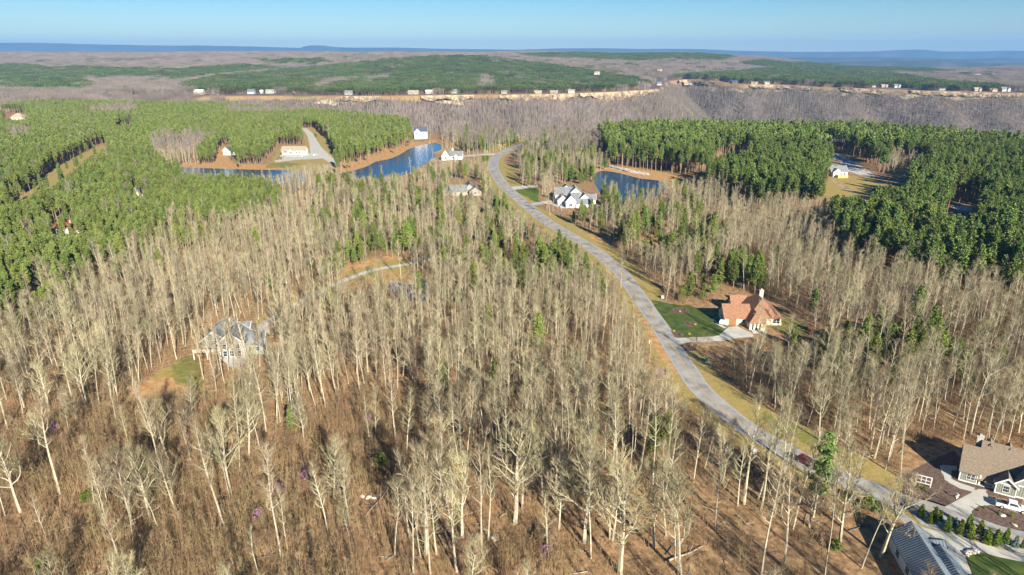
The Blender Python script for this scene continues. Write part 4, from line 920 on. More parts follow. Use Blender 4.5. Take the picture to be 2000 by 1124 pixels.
house('grey_house', 'grey sided house with brown shingle roof and white trimmed gables at the right edge', 1872, 938, -33, [
    wing(0, 3.2, 0, 8.4, 2.75, 4.2, 'x', over=.35, plain=1),
    wing(3.3, 24, 2.4, 9.6, 4.15, 3.9, 'x', front=2.3, over=.3, plain=1),
    wing(6.6, 10.2, -1.2, 3.2, 2.7, 1.55, 'y', over=.35),
    wing(9.2, 16, -.6, 6.5, 2.95, 3.6, 'y', over=.4),
    wing(16.2, 24, -2, 5, 2.8, 3.2, 'y', over=.4)],
    'brown_roof', 'grey_siding', [(0,'S',1.3,.95,1.5,1.35),(0,'S',.01,.95,.01,.01)][:1] + [(2,'S',7.9,.9,1.1,1.4),(3,'S',12.4,.9,1.1,1.5),(4,'S',18.5,.8,1.6,1.5),(1,'S',5.0,.6,.8,1.3)],
    [(1,'S',3.9,.9,2.1,'dark')], [(2.6, 6.6, .6, 5.5, 8.6, 'boulder')], 'white', porch)

# blue metal roofed house, bottom right
bx, by = P(1741, 1043, 3.0)
house('blue_roofed_house', 'house with ribbed blue grey metal roof in the bottom right corner', 0, 0, -8, [
    wing(0, 6.6, -15, 0, 3.3, 2.3, 'y', over=.5), wing(4.4, 7.6, -4.6, -1.1, 3.5, 1.0, 'x', over=.4), wing(4.2, 8.4, -12, -5.1, 3.6, 1.3, 'y', over=.45),
    wing(7.0, 12.2, -15, -9.6, 2.8, 1.4, 'x', over=.5)],
    'metal_roof', 'white', [(0,'W',-4.5,.9,1.4,1.3),(0,'W',-9,.9,1.4,1.3),(0,'N',2,.9,1.3,1.3)], [(3,'W',-14,.9,2.1,'dark')][:0], [], 'dark', world=(bx, by, 0), seams=True)

# orange roofed house
def orange_extra(e):
    b = MB()
    for i in range(3): b.prism([(9.4 + i * 1.25, 0), (9.95 + i * 1.25, 0), (9.95 + i * 1.25, 2.1), (9.68 + i * 1.25, 2.4), (9.4 + i * 1.25, 2.1)], -4.36, -4.31, 'y')
    b.build('arched_window', M['glass'], e)
    MB().box(9.0, 13.6, -7.2, -4.4, 0, .14).build('patio', M['concrete'], e)
house('orange_roofed_house', 'cream walled house with broad terracotta orange roof beside the sunny lawn', 1408, 635, -2, [
    wing(1.2, 10, 0, 8.5, 2.9, 3.4, 'x', over=.5), wing(9.5, 21, 0.4, 17, 2.9, 4.6, 'y', kind='hip', over=.6),
    wing(8.6, 13.8, -4.3, 4, 2.7, 2.8, 'y', kind='hip', over=.5), wing(6.8, 12, 11.8, 17.5, 2.9, 3.0, 'x', over=.5)],
    'orange_roof', 'cream', [(1,'S',18.1,.7,2.2,1.6),(1,'S',15.0,1.0,.8,1.2),(0,'S',7.2,.9,1.0,1.3),(0,'W',3,.9,1.4,1.3)], [(0,'S',2.6,2.6,2.3,'wood')], [(17.6, 14.6, .7, 4.5, 8.0, 'cream')], None, orange_extra)

# big white gabled house by the road bend
def white_extra(e):
    MB().box(3, 12, -4, 6, 0, .12).build('court', M['concrete'], e)
house('white_gabled_house', 'large white house with many slate grey gables right of the road bend', 1084, 404, 0, [
    wing(1, 14, 14, 23, 5.2, 3.6, 'x', wall='white', roof='slate_roof'), wing(9, 18, 11, 25, 5.4, 4.0, 'y', roof='slate_roof'),
    wing(2, 8, 4, 15, 3.2, 2.8, 'y'), wing(8, 16, 5, 12, 3.8, 3.2, 'x'), wing(16, 26, 7, 13, 3.4, 2.6, 'x'),
    wing(15, 22, 2, 10, 4.0, 3.2, 'y'), wing(6.5, 12.5, -4, 6, 4.2, 3.4, 'y'), wing(13, 23, -3, 2.5, 2.8, 2.2, 'x'), wing(3.5, 13, 20, 27, 6.2, 3.2, 'y', roof='navy_roof')],
    'slate_roof', 'white', [(2,'S',4.4,1.0,1.1,1.3),(2,'S',4.6,4.0,.8,.9),(5,'S',17.6,1.0,1.8,1.4),(6,'S',8.6,1.0,1.8,1.5),(1,'S',12.7,5.6,1.4,1.2),(7,'S',17,.9,1.6,1.2),(0,'S',3.5,2.0,1.2,1.4),(4,'S',23.3,.9,1.4,1.3)],
    [(6,'S',9.0,1.0,.01,'dark')][:0], [], 'white', white_extra)

# dark roofed house left of the road
house('dark_roofed_house', 'brown house with dark grey roof among trees left of the road bend', 879, 384, 6, [
    wing(0, 11, 2, 10, 3.2, 3.2, 'x'), wing(10, 17, 4, 15, 4.4, 3.4, 'y', roof='slate_roof'), wing(13, 21, 1, 8, 3.2, 2.8, 'y', wall='stone'), wing(-4, 1, 3, 8, 2.6, 1.6, 'x')],
    'slate_roof', 'stone', [(2,'S',16.3,1.0,1.2,1.4),(2,'S',16.6,3.9,.7,.8),(0,'S',3,.9,1.3,1.3),(0,'S',7,.9,1.3,1.3)], trims='dark')
# stone house in the bare wood
def stone_extra(e):
    b = MB(); b.box(-2.6, 6, -3.4, -.1, 2.3, 2.5); b.box(-2.6, 6, -3.4, -3.3, 2.5, 3.4); d = b.build('deck', M['log'], e)
    for px in (-2.4, 1.6, 5.6): MB().box(px - .12, px + .12, -3.3, -3.1, 0, 2.3).build('deck_post', M['white'], e)
house('stone_house', 'tall stone house with dark grey roof half hidden by bare trees', 402, 694, 6, [
    wing(-1, 6.5, 1, 11, 4.6, 3.0, 'y', roof='slate_roof', wall='grey_siding'), wing(5, 13, -3, 6, 5.2, 3.2, 'y', wall='stone'), wing(5, 12, 5, 13, 4.8, 2.6, 'x'), wing(12.5, 18, -1, 6, 3.8, 2.4, 'x', wall='grey_siding')],
    'slate_roof', 'stone', [(0,'S',1.6,3.0,2.2,1.4),(0,'S',1.6,.7,2.2,1.4),(1,'S',6.4,.6,1.2,1.8),(1,'S',8.4,.6,1.2,1.8),(1,'S',10.6,.6,1.2,1.8),(1,'S',6.6,3.2,1.2,1.4),(1,'S',10.4,3.2,1.2,1.4),(3,'S',13.6,1.2,1.0,1.4),(3,'S',15.9,1.2,1.0,1.4)], [], [(6.0, 7.4, .7, 5, 9.4, 'stone')], 'white', stone_extra)
# long ranch house
def ranch_extra(e):
    MB().box(0, 21, -5.5, -.2, 0, .5).build('terrace', M['concrete'], e); b = MB()
    b.box(1, 19, -5.4, -5.3, .5, 1.3); b.build('railing', M['wood'], e)
house('ranch_house', 'long low white house with beige roof beside the paved court', 551, 304, 0, [wing(0, 21.5, 0, 11, 5.0, 2.8, 'x', over=.8), wing(7, 11, -2, 3, 4.6, 1.7, 'y', over=.4)],
    'beige_roof', 'white', [(0,'S',1.2,2.4,4.0,1.5),(1,'S',8,1.9,2,1.6),(0,'S',13.2,2.2,1.4,1.5),(0,'S',16,2.2,1.4,1.5)], trims=None, extra=ranch_extra)
house('navy_roofed_house', 'white house with navy roof and raised deck above the far pond shore', 808, 272, 4, [wing(0, 15, 3, 12, 8.2, 4.0, 'x', over=.6), wing(1, 8, 0, 4, 7.6, 3.4, 'y', over=.5)],
    'navy_roof', 'white', [(1,'S',3,1.2,1.4,1.5),(1,'S',3,5.2,1.4,1.5),(0,'S',10,5.0,1.6,1.4),(0,'S',10,1.4,1.6,1.4)], trims='white')
house('cream_roofed_house', 'white house with pale tan roof alone in the bare woods above the road', 908, 255, 3, [wing(0, 18, 2, 12, 4.5, 4.0, 'x'), wing(1.5, 6, -.5, 3, 4.2, 1.9, 'y'), wing(12.5, 17, -.5, 3, 4.2, 1.9, 'y')],
    'beige_roof', 'white', [(1,'S',3,1.5,1.4,1.4),(2,'S',14,1.5,1.4,1.4),(0,'S',8.4,1.5,1.5,1.4)])
house('pond_house', 'white house with grey roof at the near end of the blue pond', 864, 313, -6, [wing(4, 17, 3, 11, 3.6, 3.6, 'x', roof='slate_roof'), wing(0, 7, -3, 8, 4.0, 5.0, 'y'), wing(11, 14, 0, 4, 3.6, 2.0, 'y')],
    'slate_roof', 'white', [(1,'S',2.6,1.2,1.6,1.6),(1,'S',2.8,4.8,1.2,1.0),(0,'S',8.4,1.2,1.3,1.3),(0,'S',14.8,1.2,1.3,1.3)], [], [(8, 8, .7, 5, 9.4, 'white')], 'white')
house('pond_cabin', 'small white house with navy blue roof beside the tan field', 436, 303, -20, [wing(0, 8, 0, 11, 4.2, 3.2, 'y'), wing(5, 12, 3, 9, 4.0, 2.6, 'x')], 'navy_roof', 'white', [(0,'S',2.6,1.2,1.6,1.6),(0,'W',4,1.2,1.4,1.4)], trims='white')
house('red_roofed_cabin', 'small cabin with bright red metal roof deep in the left pines', 110, 456, 4, [wing(0, 12, 0, 9, 2.6, 3.0, 'x'), wing(4.5, 8, -1.2, 3, 2.6, 1.6, 'y')], 'red_roof', 'white', [(0,'S',1.6,.9,1.3,1.2),(0,'S',9.3,.9,1.3,1.2)], [], [(6.6, 3.4, .5, 3.6, 6.4, 'boulder')], seams=True)
def yd(e):
    b = MB(); b.box(1.5, 9.5, -5, -.9, 0, 1.9); b.build('deck', M['yellow_wood'], e)
house('clearing_house', 'white house with slate roof and yellow deck in the right pine clearing', 1626, 346, 5, [wing(0, 13, 2, 11, 4.0, 3.6, 'x'), wing(0, 5.6, -.6, 4, 3.8, 2.4, 'y', roof='metal_roof')], 'slate_roof', 'white', [(0,'S',7,1.4,1.2,1.4),(0,'S',10,1.4,1.2,1.4),(1,'S',2,1.2,1.4,1.5)], trims='white', extra=yd)
house('lane_house', 'pale house with hipped tan roof at the far left forest edge', 22, 235, 0, [wing(0, 16, 0, 11, 4.5, 4.5, 'x', kind='hip')], 'beige_roof', 'cream', [(0,'S',3,1.2,1.6,1.6),(0,'S',10,1.2,1.6,1.6)])
house('white_barn', 'bright white low building at the end of the tan forest lane', 236, 264, 20, [wing(0, 9, 0, 7, 3.0, 1.6, 'x', roof='white'), wing(8, 15, 7, 12, 3.0, 1.6, 'x', roof='white')], 'white', 'white', [(0,'S',3,1.2,1.6,1.4)])
house('tree_hidden_house', 'grey roofed house showing through a gap in the left plantation', 262, 384, 10, [wing(0, 9, 0, 7, 3, 2.4, 'x')], 'slate_roof', 'white', [(0,'S',3,1.2,1.6,1.2)])

# ------------------------------------------------------------------ houses along the far canyon rim and beyond
RIMH = [  # u, v, width m, depth, h, rise, wall, roof, what it looks like
 (379,185,24,14,6,5,'cream','white','cream villa with several gables at the left end of the far rim'),(414,184,14,12,6,4,'cream','beige_roof','square cream house next to the leftmost rim villa'),
 (483,184,18,12,6,5,'white','metal_roof','white house with steep blue roof on the far rim, left part'),(508,183,7,7,5,3,'white','white','tiny white shed right of the blue-roofed rim house'),
 (519,183,24,11,5,4,'white','beige_roof','wide white rim house just right of the tiny shed'),(573,184,14,10,5,3,'wood','red_roof','rust red house tucked in trees on the far rim'),
 (673,184,20,12,6,4,'stone','slate_roof','stone and white rim house on the green knoll'),(797,182,27,12,5,4,'cream','beige_roof','long cream rim house with arches under dark pines'),
 (831,180,18,12,6,3,'cream','white','pale cream rim house right of the arched one'),(881,178,16,12,6,4,'grey_siding','slate_roof','grey roofed rim house beside a big dark pine shadow'),
 (958,171,22,13,7,5,'white','slate_roof','white rim house set back uphill with grey roof'),(979,174,16,10,5,3,'stone','slate_roof','brown low house directly beside the uphill white one'),
 (1044,177,20,12,4,3,'cream','beige_roof','low tan house over the tall cliff'),(1075,177,20,12,4,3,'stone','beige_roof','second tan house in the row over the tall cliff'),
 (1110,174,18,12,5,3,'white','beige_roof','white walled house with brown roof over the tall cliff'),(1129,171,19,12,5,3,'cream','orange_roof','orange-brown roofed house over the tall cliff'),
 (1190,168,20,12,6,4,'white','metal_roof','white house with blue roof at the edge of the pines'),(1240,168,14,10,4,3,'stone','brown_roof','small brown house near the tip of the bluff'),
 (1283,167,16,12,5,5,'white','metal_roof','pale blue gabled house on the very tip of the bluff'),
 (1337,158,26,12,5,2,'cream','beige_roof','flat-topped cream building just right of the side canyon'),(1428,164,22,12,6,4,'navy_roof','navy_roof','dark blue house alone on the shaded rim'),
 (1467,165,22,12,5,3,'cream','brown_roof','cream house with brown roof left of the white pair'),(1492,165,20,12,5,4,'white','metal_roof','white house with light blue roof on the right rim'),
 (1511,158,26,13,6,4,'cream','beige_roof','bright cream house behind and above the rim row'),(1484,155,9,8,6,3,'cream','beige_roof','tiny cream house in the trees above the rim row'),
 (1609,166,20,12,5,3,'cream','beige_roof','cream house on the pale ledge of the right rim'),(1703,171,12,10,5,3,'white','slate_roof','small white house left of the tan pair'),
 (1722,171,20,11,5,3,'cream','beige_roof','low tan house in the pines on the right rim'),(1747,172,20,12,6,4,'white','slate_roof','white house with grey roof above the pale outcrop'),
 (1835,175,18,12,5,4,'white','navy_roof','blue-roofed house in shade on the right rim'),(1904,177,20,12,5,4,'cream','beige_roof','cream house with white garages near the right edge'),
 (1935,179,20,12,5,3,'cream','orange_roof','long house with reddish roof beside the whitest rim house'),(1957,180,26,13,6,5,'white','slate_roof','large bright white twin-gabled house at the right end of the rim'),
 (1161,141,16,12,6,4,'white','beige_roof','lone white house on the hillside above the bluff pines'),(1284,132,14,12,5,3,'cream','orange_roof','orange roofed house in the grey woods on the far ridge'),
 (1318,137,18,12,5,3,'white','slate_roof','pale house in the grey woods beyond the side canyon'),
 (1832,153,14,12,6,4,'cream','beige_roof','cream house, leftmost of the far cluster on the right plateau'),(1843,153,24,12,6,4,'cream','beige_roof','bright cream house in the far cluster on the right plateau'),(1868,154,22,12,6,4,'cream','beige_roof','third cream house from the left in the far cluster'),
 (1888,154,14,12,6,4,'white','slate_roof','small white house in the middle of the far cluster'),(1903,152,22,12,8,3,'white','white','tall white block in the far cluster on the right plateau'),(1928,154,22,12,5,3,'cream','orange_roof','tan roofed house right of the tall white block'),
 (1941,155,24,12,6,4,'white','slate_roof','white house at the right end of the far cluster'),(1970,139,20,12,7,4,'white','slate_roof','white house on the distant skyline near the right edge'),(1990,140,18,12,7,4,'white','slate_roof','last white house on the distant skyline at the frame edge'),(1770,147,12,12,7,4,'white','navy_roof','dark blue-roofed house alone in the right plateau pines')]
M['far_white'] = mat('muted_white_wall', (0.48,0.47,0.45), 0.8); M['far_cream'] = mat('muted_tan_wall', (0.42,0.35,0.25), 0.8)  # muted copies of the white and cream walls for distant houses
FAR_CLEAR = []
for (u, v, wd, dp, h, ri, wl, rf, lab) in RIMH:
    x, y, z = at(u, v)
    ry = float(interp(u, FAR_RIM))
    if y < 2600 and u > 640 and v > 172 and y > ry + 48: oy = ry + 48 + (u * 7919 % 5) * 8; x, y = x * oy / y, oy; z = float(height(np.array([x]), np.array([y]))[0])
    FAR_CLEAR.append((x + wd / 2, y, wd * .6))
    k = y / 1800.0 if y > 2300 else 1.0; k = min(k, 1.6)
    r_ = random.Random(u); wd *= k * .86; h *= max(1, k * .8)
    wings = [wing(0, wd, 0, dp, h, ri, 'x', over=.8)]
    wn = [(0, 'S', wd * .15, h * .35, wd * .1, h * .3), (0, 'S', wd * .82, h * .35, wd * .1, h * .3)]
    if wd > 16:
        a = wd * r_.choice([.1, .55]); wings.append(wing(a, a + wd * .32, -3.5, 4, h * .98, ri * .9, 'y', over=.6)); wn.append((1, 'S', a + wd * .1, h * .3, wd * .12, h * .35)); wn.pop(0 if a < wd * .3 else 1)
    wl = {'white': 'far_white', 'cream': 'far_cream'}.get(wl, wl); house('rim_house' if y < 2600 else 'hill_house', lab, 0, 0, r_.uniform(-8, 8), wings, rf, wl, wn, world=(x, y, z), group='houses along the far canyon rim' if y < 2600 else 'houses on the far plateau')
x, y, z = at(1199, 106)
t = link('water_tower', None, loc=(x, y, z), label='dark square lookout tower standing on the far pine ridge', category='tower')
b = MB(); b.box(-5, 5, -5, 5, 26, 40); b.build('cabin', M['dark'], t)
for sx in (-4, 4):
    for sy in (-4, 4): MB().box(sx - .7, sx + .7, sy - .7, sy + .7, -2, 26).build('leg', M['dark'], t)
FAR_CLEAR.append((x, y, 20))
far_woods()

# ------------------------------------------------------------------ pavings, lawns and beds of the near gardens
flat('house_driveway', [(1742,985),(1757,998),(1775,1010),(1796,1028),(1811,1033),(1860,1043),(1905,1058),(1950,1072),(2010,1086),(2080,1102),(2080,1120),(2010,1104),(1950,1092),(1915,1083),(1890,1082),(1885,1088),(1893,1110),(1905,1140),(1900,1200),(1820,1200),(1800,1100),(1795,1060),(1770,1030),(1757,1012),(1740,990)], .05, M['concrete'])
flat('front_lawn', [(1888,1090),(1893,1084),(1915,1079),(1950,1089),(2010,1101),(2080,1117),(2080,1200),(1905,1200),(1900,1120)], .085, M['turf'])
flat('gravel_bed', [(1782,996),(1800,1004),(1840,1016),(1880,1029),(1920,1042),(1960,1054),(2010,1068),(2080,1086),(2080,1100),(2010,1085),(1950,1070),(1905,1056),(1860,1041),(1812,1031),(1797,1024),(1785,1010)], .065, M['gravel'])
flat('garden_path', [(1841,909),(1845,920),(1858,938),(1876,949),(1910,959),(1902,962),(1875,955),(1852,943),(1839,924),(1835,910)], .06, M['concrete'])
flat('garden_bed', [(1768,928),(1800,910),(1862,880),(1885,905),(1875,938),(1900,948),(1912,958),(1850,991),(1800,979),(1762,965)], .045, M['mulch'])
flat('side_patio', [(1842,909),(1868,911),(1869,919),(1858,920),(1858,936),(1874,944),(1905,954),(1900,959),(1870,951),(1845,938),(1842,925)], .075, M['concrete'])
flat('turning_court', [(1843,992),(1912,955),(1921,950),(1930,968),(1945,975),(1970,986),(2010,1000),(2010,1012),(1980,1000),(1935,987),(1912,990),(1898,999),(1898,1008)], .055, M['concrete'])
flat('island_bed', [(1899,1008),(1899,998),(1912,989),(1937,988),(1960,993),(2010,1010),(2080,1030),(2080,1060),(2010,1042),(1950,1027)], .065, M['mulch'])
flat('foundation_bed', [(1872,940),(1905,950),(1912,956),(1935,958),(1925,962),(1932,968),(1960,974),(1995,984),(1998,976),(1938,961),(1900,945)], .08, M['mulch'])
flat('orange_house_lawn', [(1272,586),(1330,597),(1345,595),(1396,622),(1413,634),(1432,647),(1400,657),(1345,660),(1322,661),(1302,636),(1282,606)], .03, M['turf'])
flat('orange_house_driveway', [(1318,661),(1340,660),(1392,658),(1405,655),(1422,640),(1440,638),(1470,652),(1472,658),(1440,661),(1415,666),(1385,668),(1345,670),(1327,672)], .05, M['concrete'])
flat('lawn_path', [(1394,622),(1404,632),(1420,641),(1414,642),(1398,633),(1390,623)], .055, M['concrete'])
flat('flower_bed', [(1307,604),(1325,600),(1345,604),(1350,610),(1335,615),(1312,612)], .05, M['mulch'])
flat('flower_bed', [(1335,629),(1355,627),(1365,635),(1352,640),(1338,637)], .05, M['mulch'])
flat('flower_bed', [(1308,648),(1330,650),(1345,658),(1318,659)], .05, M['mulch'])
flat('flower_bed', [(1328,674),(1350,668),(1362,674),(1358,686),(1338,686)], .05, M['mulch'])
flat('white_house_drive', [(996,366),(1003,371),(1050,366),(1052,362),(1010,364)], .04, M['concrete'])
flat('white_house_court', [(1028,398),(1043,402),(1072,398),(1090,405),(1096,400),(1075,392)], .04, M['concrete'])
flat('pond_house_drive', [(905,304),(945,301),(968,300),(972,303),(945,304),(905,307)], .04, M['concrete'])
flat('ranch_court', [(589,251),(600,251),(612,262),(620,276),(628,288),(640,300),(665,322),(655,324),(630,310),(595,312),(590,304),(606,300),(604,280),(600,265)], .04, M['concrete'])
flat('ranch_terrace', [(536,314),(560,306),(595,306),(598,311),(560,315),(538,318)], .045, M['concrete'])
flat('stone_house_court', [(463,664),(500,647),(520,636),(548,622),(552,628),(528,645),(518,668),(500,672),(480,670)], .045, M['concrete'])
flat('court_island', [(489,652),(500,647),(508,648),(506,655),(496,660),(489,658)], .06, M['turf'])
flat('stone_house_patio', [(430,700),(455,722),(470,716),(490,700),(470,696)], .045, M['concrete'])
flat('clearing_drive', [(1618,318),(1640,322),(1700,345),(1694,347),(1650,333),(1618,324)], .04, M['concrete'])
flat('forest_track', [(1622,352),(1628,352),(1645,362),(1668,374),(1662,376),(1640,366)], .04, M['rock'])
flat('cabin_drive', [(90,456),(108,455),(112,462),(150,458),(150,464),(92,466)], .04, M['gravel'])
# ------------------------------------------------------------------ vehicles
def vehicle(name, label, cat, u, v, rot, body, kind):
    x, y = P(u, v); e = link(name, None, loc=(x, y, .08), rz=R(rot), label=label, category=cat); W_ = .95
    L = 2.9 if kind == 'pickup' else 2.4
    def hull(b, prof, w0, w1, zmid):
        n = len(prof); vs = []
        for s in (-1, 1):
            for px, pz in prof: vs.append((px, s * (w0 if pz < zmid else w1), pz))
        b.add(vs, [tuple(range(n)), tuple(range(2 * n - 1, n - 1, -1))] + [(i, i + n, (i + 1) % n + n, (i + 1) % n) for i in range(n)])
    b = MB()
    if kind == 'pickup':
        hull(b, [(-2.9,.4),(2.85,.35),(2.95,.6),(2.9,.98),(1.45,1.12),(-.75,1.12),(-2.85,1.15),(-2.9,.7)], .95, .92, .9)
        o = b.build('body', M[body], e); bev = o.modifiers.new('soft', 'BEVEL'); bev.width = .08; bev.segments = 2
        MB().box(-2.75, -.95, -.75, .75, 1.1, 1.165).build('truck_bed', M['dark'], e)
        b = MB(); hull(b, [(-.85,1.1),(1.5,1.1),(.75,1.8),(-.7,1.85)], .9, .74, 1.4); cab = b.build('cab', M[body], e); g = [(-.6,1.2),(1.15,1.2),(.62,1.7),(-.55,1.74)]
        fx = ((1.53, 1.14), (.80, 1.77))
    else:
        hull(b, [(-2.3,.35),(2.3,.35),(2.38,.7),(2.2,.95),(1.1,1.1),(-2.2,1.12),(-2.35,.8)], .92, .9, .9)
        o = b.build('body', M[body], e); bev = o.modifiers.new('soft', 'BEVEL'); bev.width = .1; bev.segments = 2
        b = MB(); hull(b, [(-2.15,1.08),(1.2,1.08),(.45,1.66),(-1.8,1.7)], .87, .7, 1.3); cab = b.build('cabin', M[body], e); g = [(-1.8,1.17),(.8,1.17),(.32,1.58),(-1.65,1.6)]
        fx = ((1.23, 1.12), (.50, 1.63))
    gl = MB()
    for s in (-1, 1):
        vs = [(px, s * ((.915 if kind == 'pickup' else .885) - (pz - 1.1) * .225), pz) for px, pz in g]; gl.add(vs, [(0, 1, 2, 3)])
    gl.build('side_glass', M['glass'], cab)
    (ax, az), (cx_, cz) = fx
    MB().add([(ax, -.75, az), (ax, .75, az), (cx_ + .03, .62, cz), (cx_ + .03, -.62, cz)], [(0, 1, 2, 3)]).build('windscreen', M['glass'], cab)
    for wx in ((-1.75, 1.85) if kind == 'pickup' else (-1.45, 1.45)):
        for s in (-1, 1):
            b = MB(); k = 14; r_ = .40
            b.add([(wx + r_ * math.cos(6.283 * i / k), s * .80 + yy, .40 + r_ * math.sin(6.283 * i / k)) for yy in (-.14, .2) if True for i in range(k)] if s > 0 else [(wx + r_ * math.cos(6.283 * i / k), s * .80 + yy, .40 + r_ * math.sin(6.283 * i / k)) for yy in (-.2, .14) for i in range(k)], [tuple(range(k)), tuple(range(2 * k - 1, k - 1, -1))] + [(i, i + k, (i + 1) % k + k, (i + 1) % k) for i in range(k)])
            wh = b.build('wheel', M['tyre'], e); b = MB(); yo = s * 1.0
            b.add([(wx + .22 * math.cos(6.283 * i / 10), yo + s * .012, .40 + .22 * math.sin(6.283 * i / 10)) for i in range(10)], [tuple(range(10))]); b.build('rim', M['boulder'], wh)
    for s in (-1, 1):
        MB().box(L - .12, L + .02, s * .66 - .18, s * .66 + .18, .66, .84).build('headlight', M['white'], e)
        MB().box(-L - .02, -L + .1, s * .74 - .1, s * .74 + .1, .72, .98).build('taillight', M['carred'], e)
    MB().box(L - .02, L + .1, -.85, .85, .36, .56).build('bumper', M['dark'], e)
    return e
vehicle('pickup_truck', 'white crew cab pickup truck parked on the grey house driveway', 'pickup', 1975, 995, -30, 'carwhite', 'pickup')
vehicle('suv', 'dark red car driving along the road past the tall pine', 'car', 1575, 907, -55, 'carred', 'suv')
vehicle('sedan', 'white car parked in shade at the left of the orange-roofed house', 'car', 1412, 632, 60, 'carwhite', 'suv')
vehicle('van', 'white car parked on the court beside the ranch house', 'car', 616, 305, 75, 'carwhite', 'suv')
vehicle('sedan', 'silver car in the pond house yard', 'car', 893, 318, 20, 'boulder', 'suv')['label'] = 'pale car parked beside the house at the near end of the pond'

# ------------------------------------------------------------------ evergreens along the driveway, garden shrubs
TH = []
for sd in range(3):
    r = random.Random(700 + sd); T, C = MB(), MB(); T.tube([(0, 0, -.1), (0, 0, .5), (0, 0, 2.3)], [.06, .05, .02], 4)
    for i in range(230):
        t = r.random() ** 1.15; rr = .78 * (1 - t) ** .75 * min(1, .75 + t * 2); a = r.uniform(0, 6.3); p = Vector((math.cos(a) * rr * .85, math.sin(a) * rr * .85, .12 + 2.9 * t))
        tuft(C, p, .22, r, 5)
    TH.append((T.mesh('trunk', M['bark']), C.mesh('crown', M['thuja']), C.mesh('crown', M['spruce'])))
EV = [(1798,1010,1.0,'first green cone tree at the top of the driveway row'),(1814,1022,.85,'small green cone tree in front of a taller one, driveway row'),(1824,1018,1.12,'tall green cone tree touching two smaller ones, driveway row'),(1835,1017,.8,'small dark cone tree third from the driveway mouth'),
 (1849,1037,1.12,'green cone tree left of the small blue spruce'),(1874,1043,1.08,'green cone tree just right of the small blue spruce'),(1891,1033,1.12,'dark green cone tree standing behind its row, nearest the road'),(1895,1052,1.1,'green cone tree left of the tan bush'),
 (1913,1045,1.1,'shaded cone tree right behind the tan bush'),(1927,1062,1.18,'green cone tree facing the rock pile'),(1944,1065,1.2,'green cone tree right of the one facing the rock pile'),(1963,1061,1.1,'last full cone tree before the larger blue spruce'),(1997,1071,.7,'low green bush at the frame edge, end of the driveway row')]
def cone(name, u, v, s, lab, cat, k, grp):
    x, y = P(u, v); e = link(name, None, loc=(x, y, 0), rz=u * .7, scale=(s, s, s), label=lab, category=cat)
    if grp: e['group'] = grp
    t = TH[int(u) % 3]; link('trunk', t[0], e); link('crown', t[k], e)
for u, v, s, lab in EV: cone('evergreen_tree', u, v, s, lab, 'evergreen', 1, 'cone evergreens along the driveway')
cone('spruce_tree', 1864, 1030, .75, 'small pale blue spruce in the middle of the driveway row', 'spruce', 2, None)
cone('spruce_tree', 1982, 1069, .85, 'larger pale blue spruce near the end of the driveway row', 'spruce', 2, None)
for i, (u, v, s) in enumerate([(1780,947,.42),(1787,951,.45),(1795,954,.42),(1804,958,.45)]):
    cone('shrub', u, v, s, ['round green shrub under the left post of the white frame','second green shrub from the left under the white frame','third green shrub from the left under the white frame','green shrub under the right post of the white frame'][i], 'shrub', 1, 'shrubs under the white frame')
for i, (u, v, s, l) in enumerate([(1951,1005,.4,'small yellow-green bush in the island bed behind the boulder'),(1975,1011,.4,'small yellow-green bush right of the island bed boulder'),(1911,999,.3,'yellow bush at the left tip of the island bed'),(1922,994,.3,'yellow bush at the top of the island bed')]):
    cone('shrub', u, v, s, l, 'shrub', 1, None)
def bushy(name, u, v, h, w, mt, lab, cat, k=9, ts=.35, sd=1, tr=True, n=90):
    x, y = P(u, v); r = random.Random(sd + int(u)); T, C = MB(), MB(); T.tube([(0, 0, -.1), (.05, .05, h * .35), (0, .1, h * .8)], [.05 * h * .3, .04, .015], 4)
    for _ in range(n):
        a = r.uniform(0, 6.3); t = r.random(); q = math.sqrt(max(0, 1 - (2 * t - 1) ** 2)) * w; rr = q * r.uniform(.5, 1)
        tuft(C, Vector((math.cos(a) * rr, math.sin(a) * rr, h * (.2 + .8 * t))), ts, r, k)
    e = link(name, None, loc=(x, y, 0), label=lab, category=cat); T.build('trunk', M['bark'], e); link('crown', C.mesh('crown', mt), e); return e
bushy('shrub', 1908, 1053, 1.1, .6, M['log'], 'round tan dry bush between the driveway evergreens', 'shrub', ts=.2)
bushy('evergreen_bush', 743, 918, 4.2, 1.5, M['needle2'], 'single round bright green evergreen casting a black shadow in the thicket', 'bush', ts=.42, n=170)
bushy('evergreen_bush', 172, 985, 3.2, 1.3, M['needle2'], 'small bright green evergreen among pale trunks at lower left', 'bush', ts=.4)
bushy('evergreen_bush', 86, 1122, 3.0, 1.2, M['needle2'], 'green bush at the bottom edge in the left corner', 'bush', ts=.4)
bushy('evergreen_bush', 801, 852, 1.6, .8, M['needle2'], 'tiny green bush above the leaf litter clearing', 'bush', ts=.3)
bushy('evergreen_bush', 1692, 996, 3.4, 1.3, M['needle2'], 'yellow-green bush between road and driveway of the blue roof', 'bush', ts=.4)
bushy('evergreen_bush', 1710, 1000, 2.2, 1.6, M['needle'], 'low dark green bush beside the driveway mouth', 'bush', ts=.4)
bushy('evergreen_bush', 1630, 1078, 2.6, 1.1, M['needle2'], 'green bush at the foot of the tall pale tree', 'bush', ts=.35)
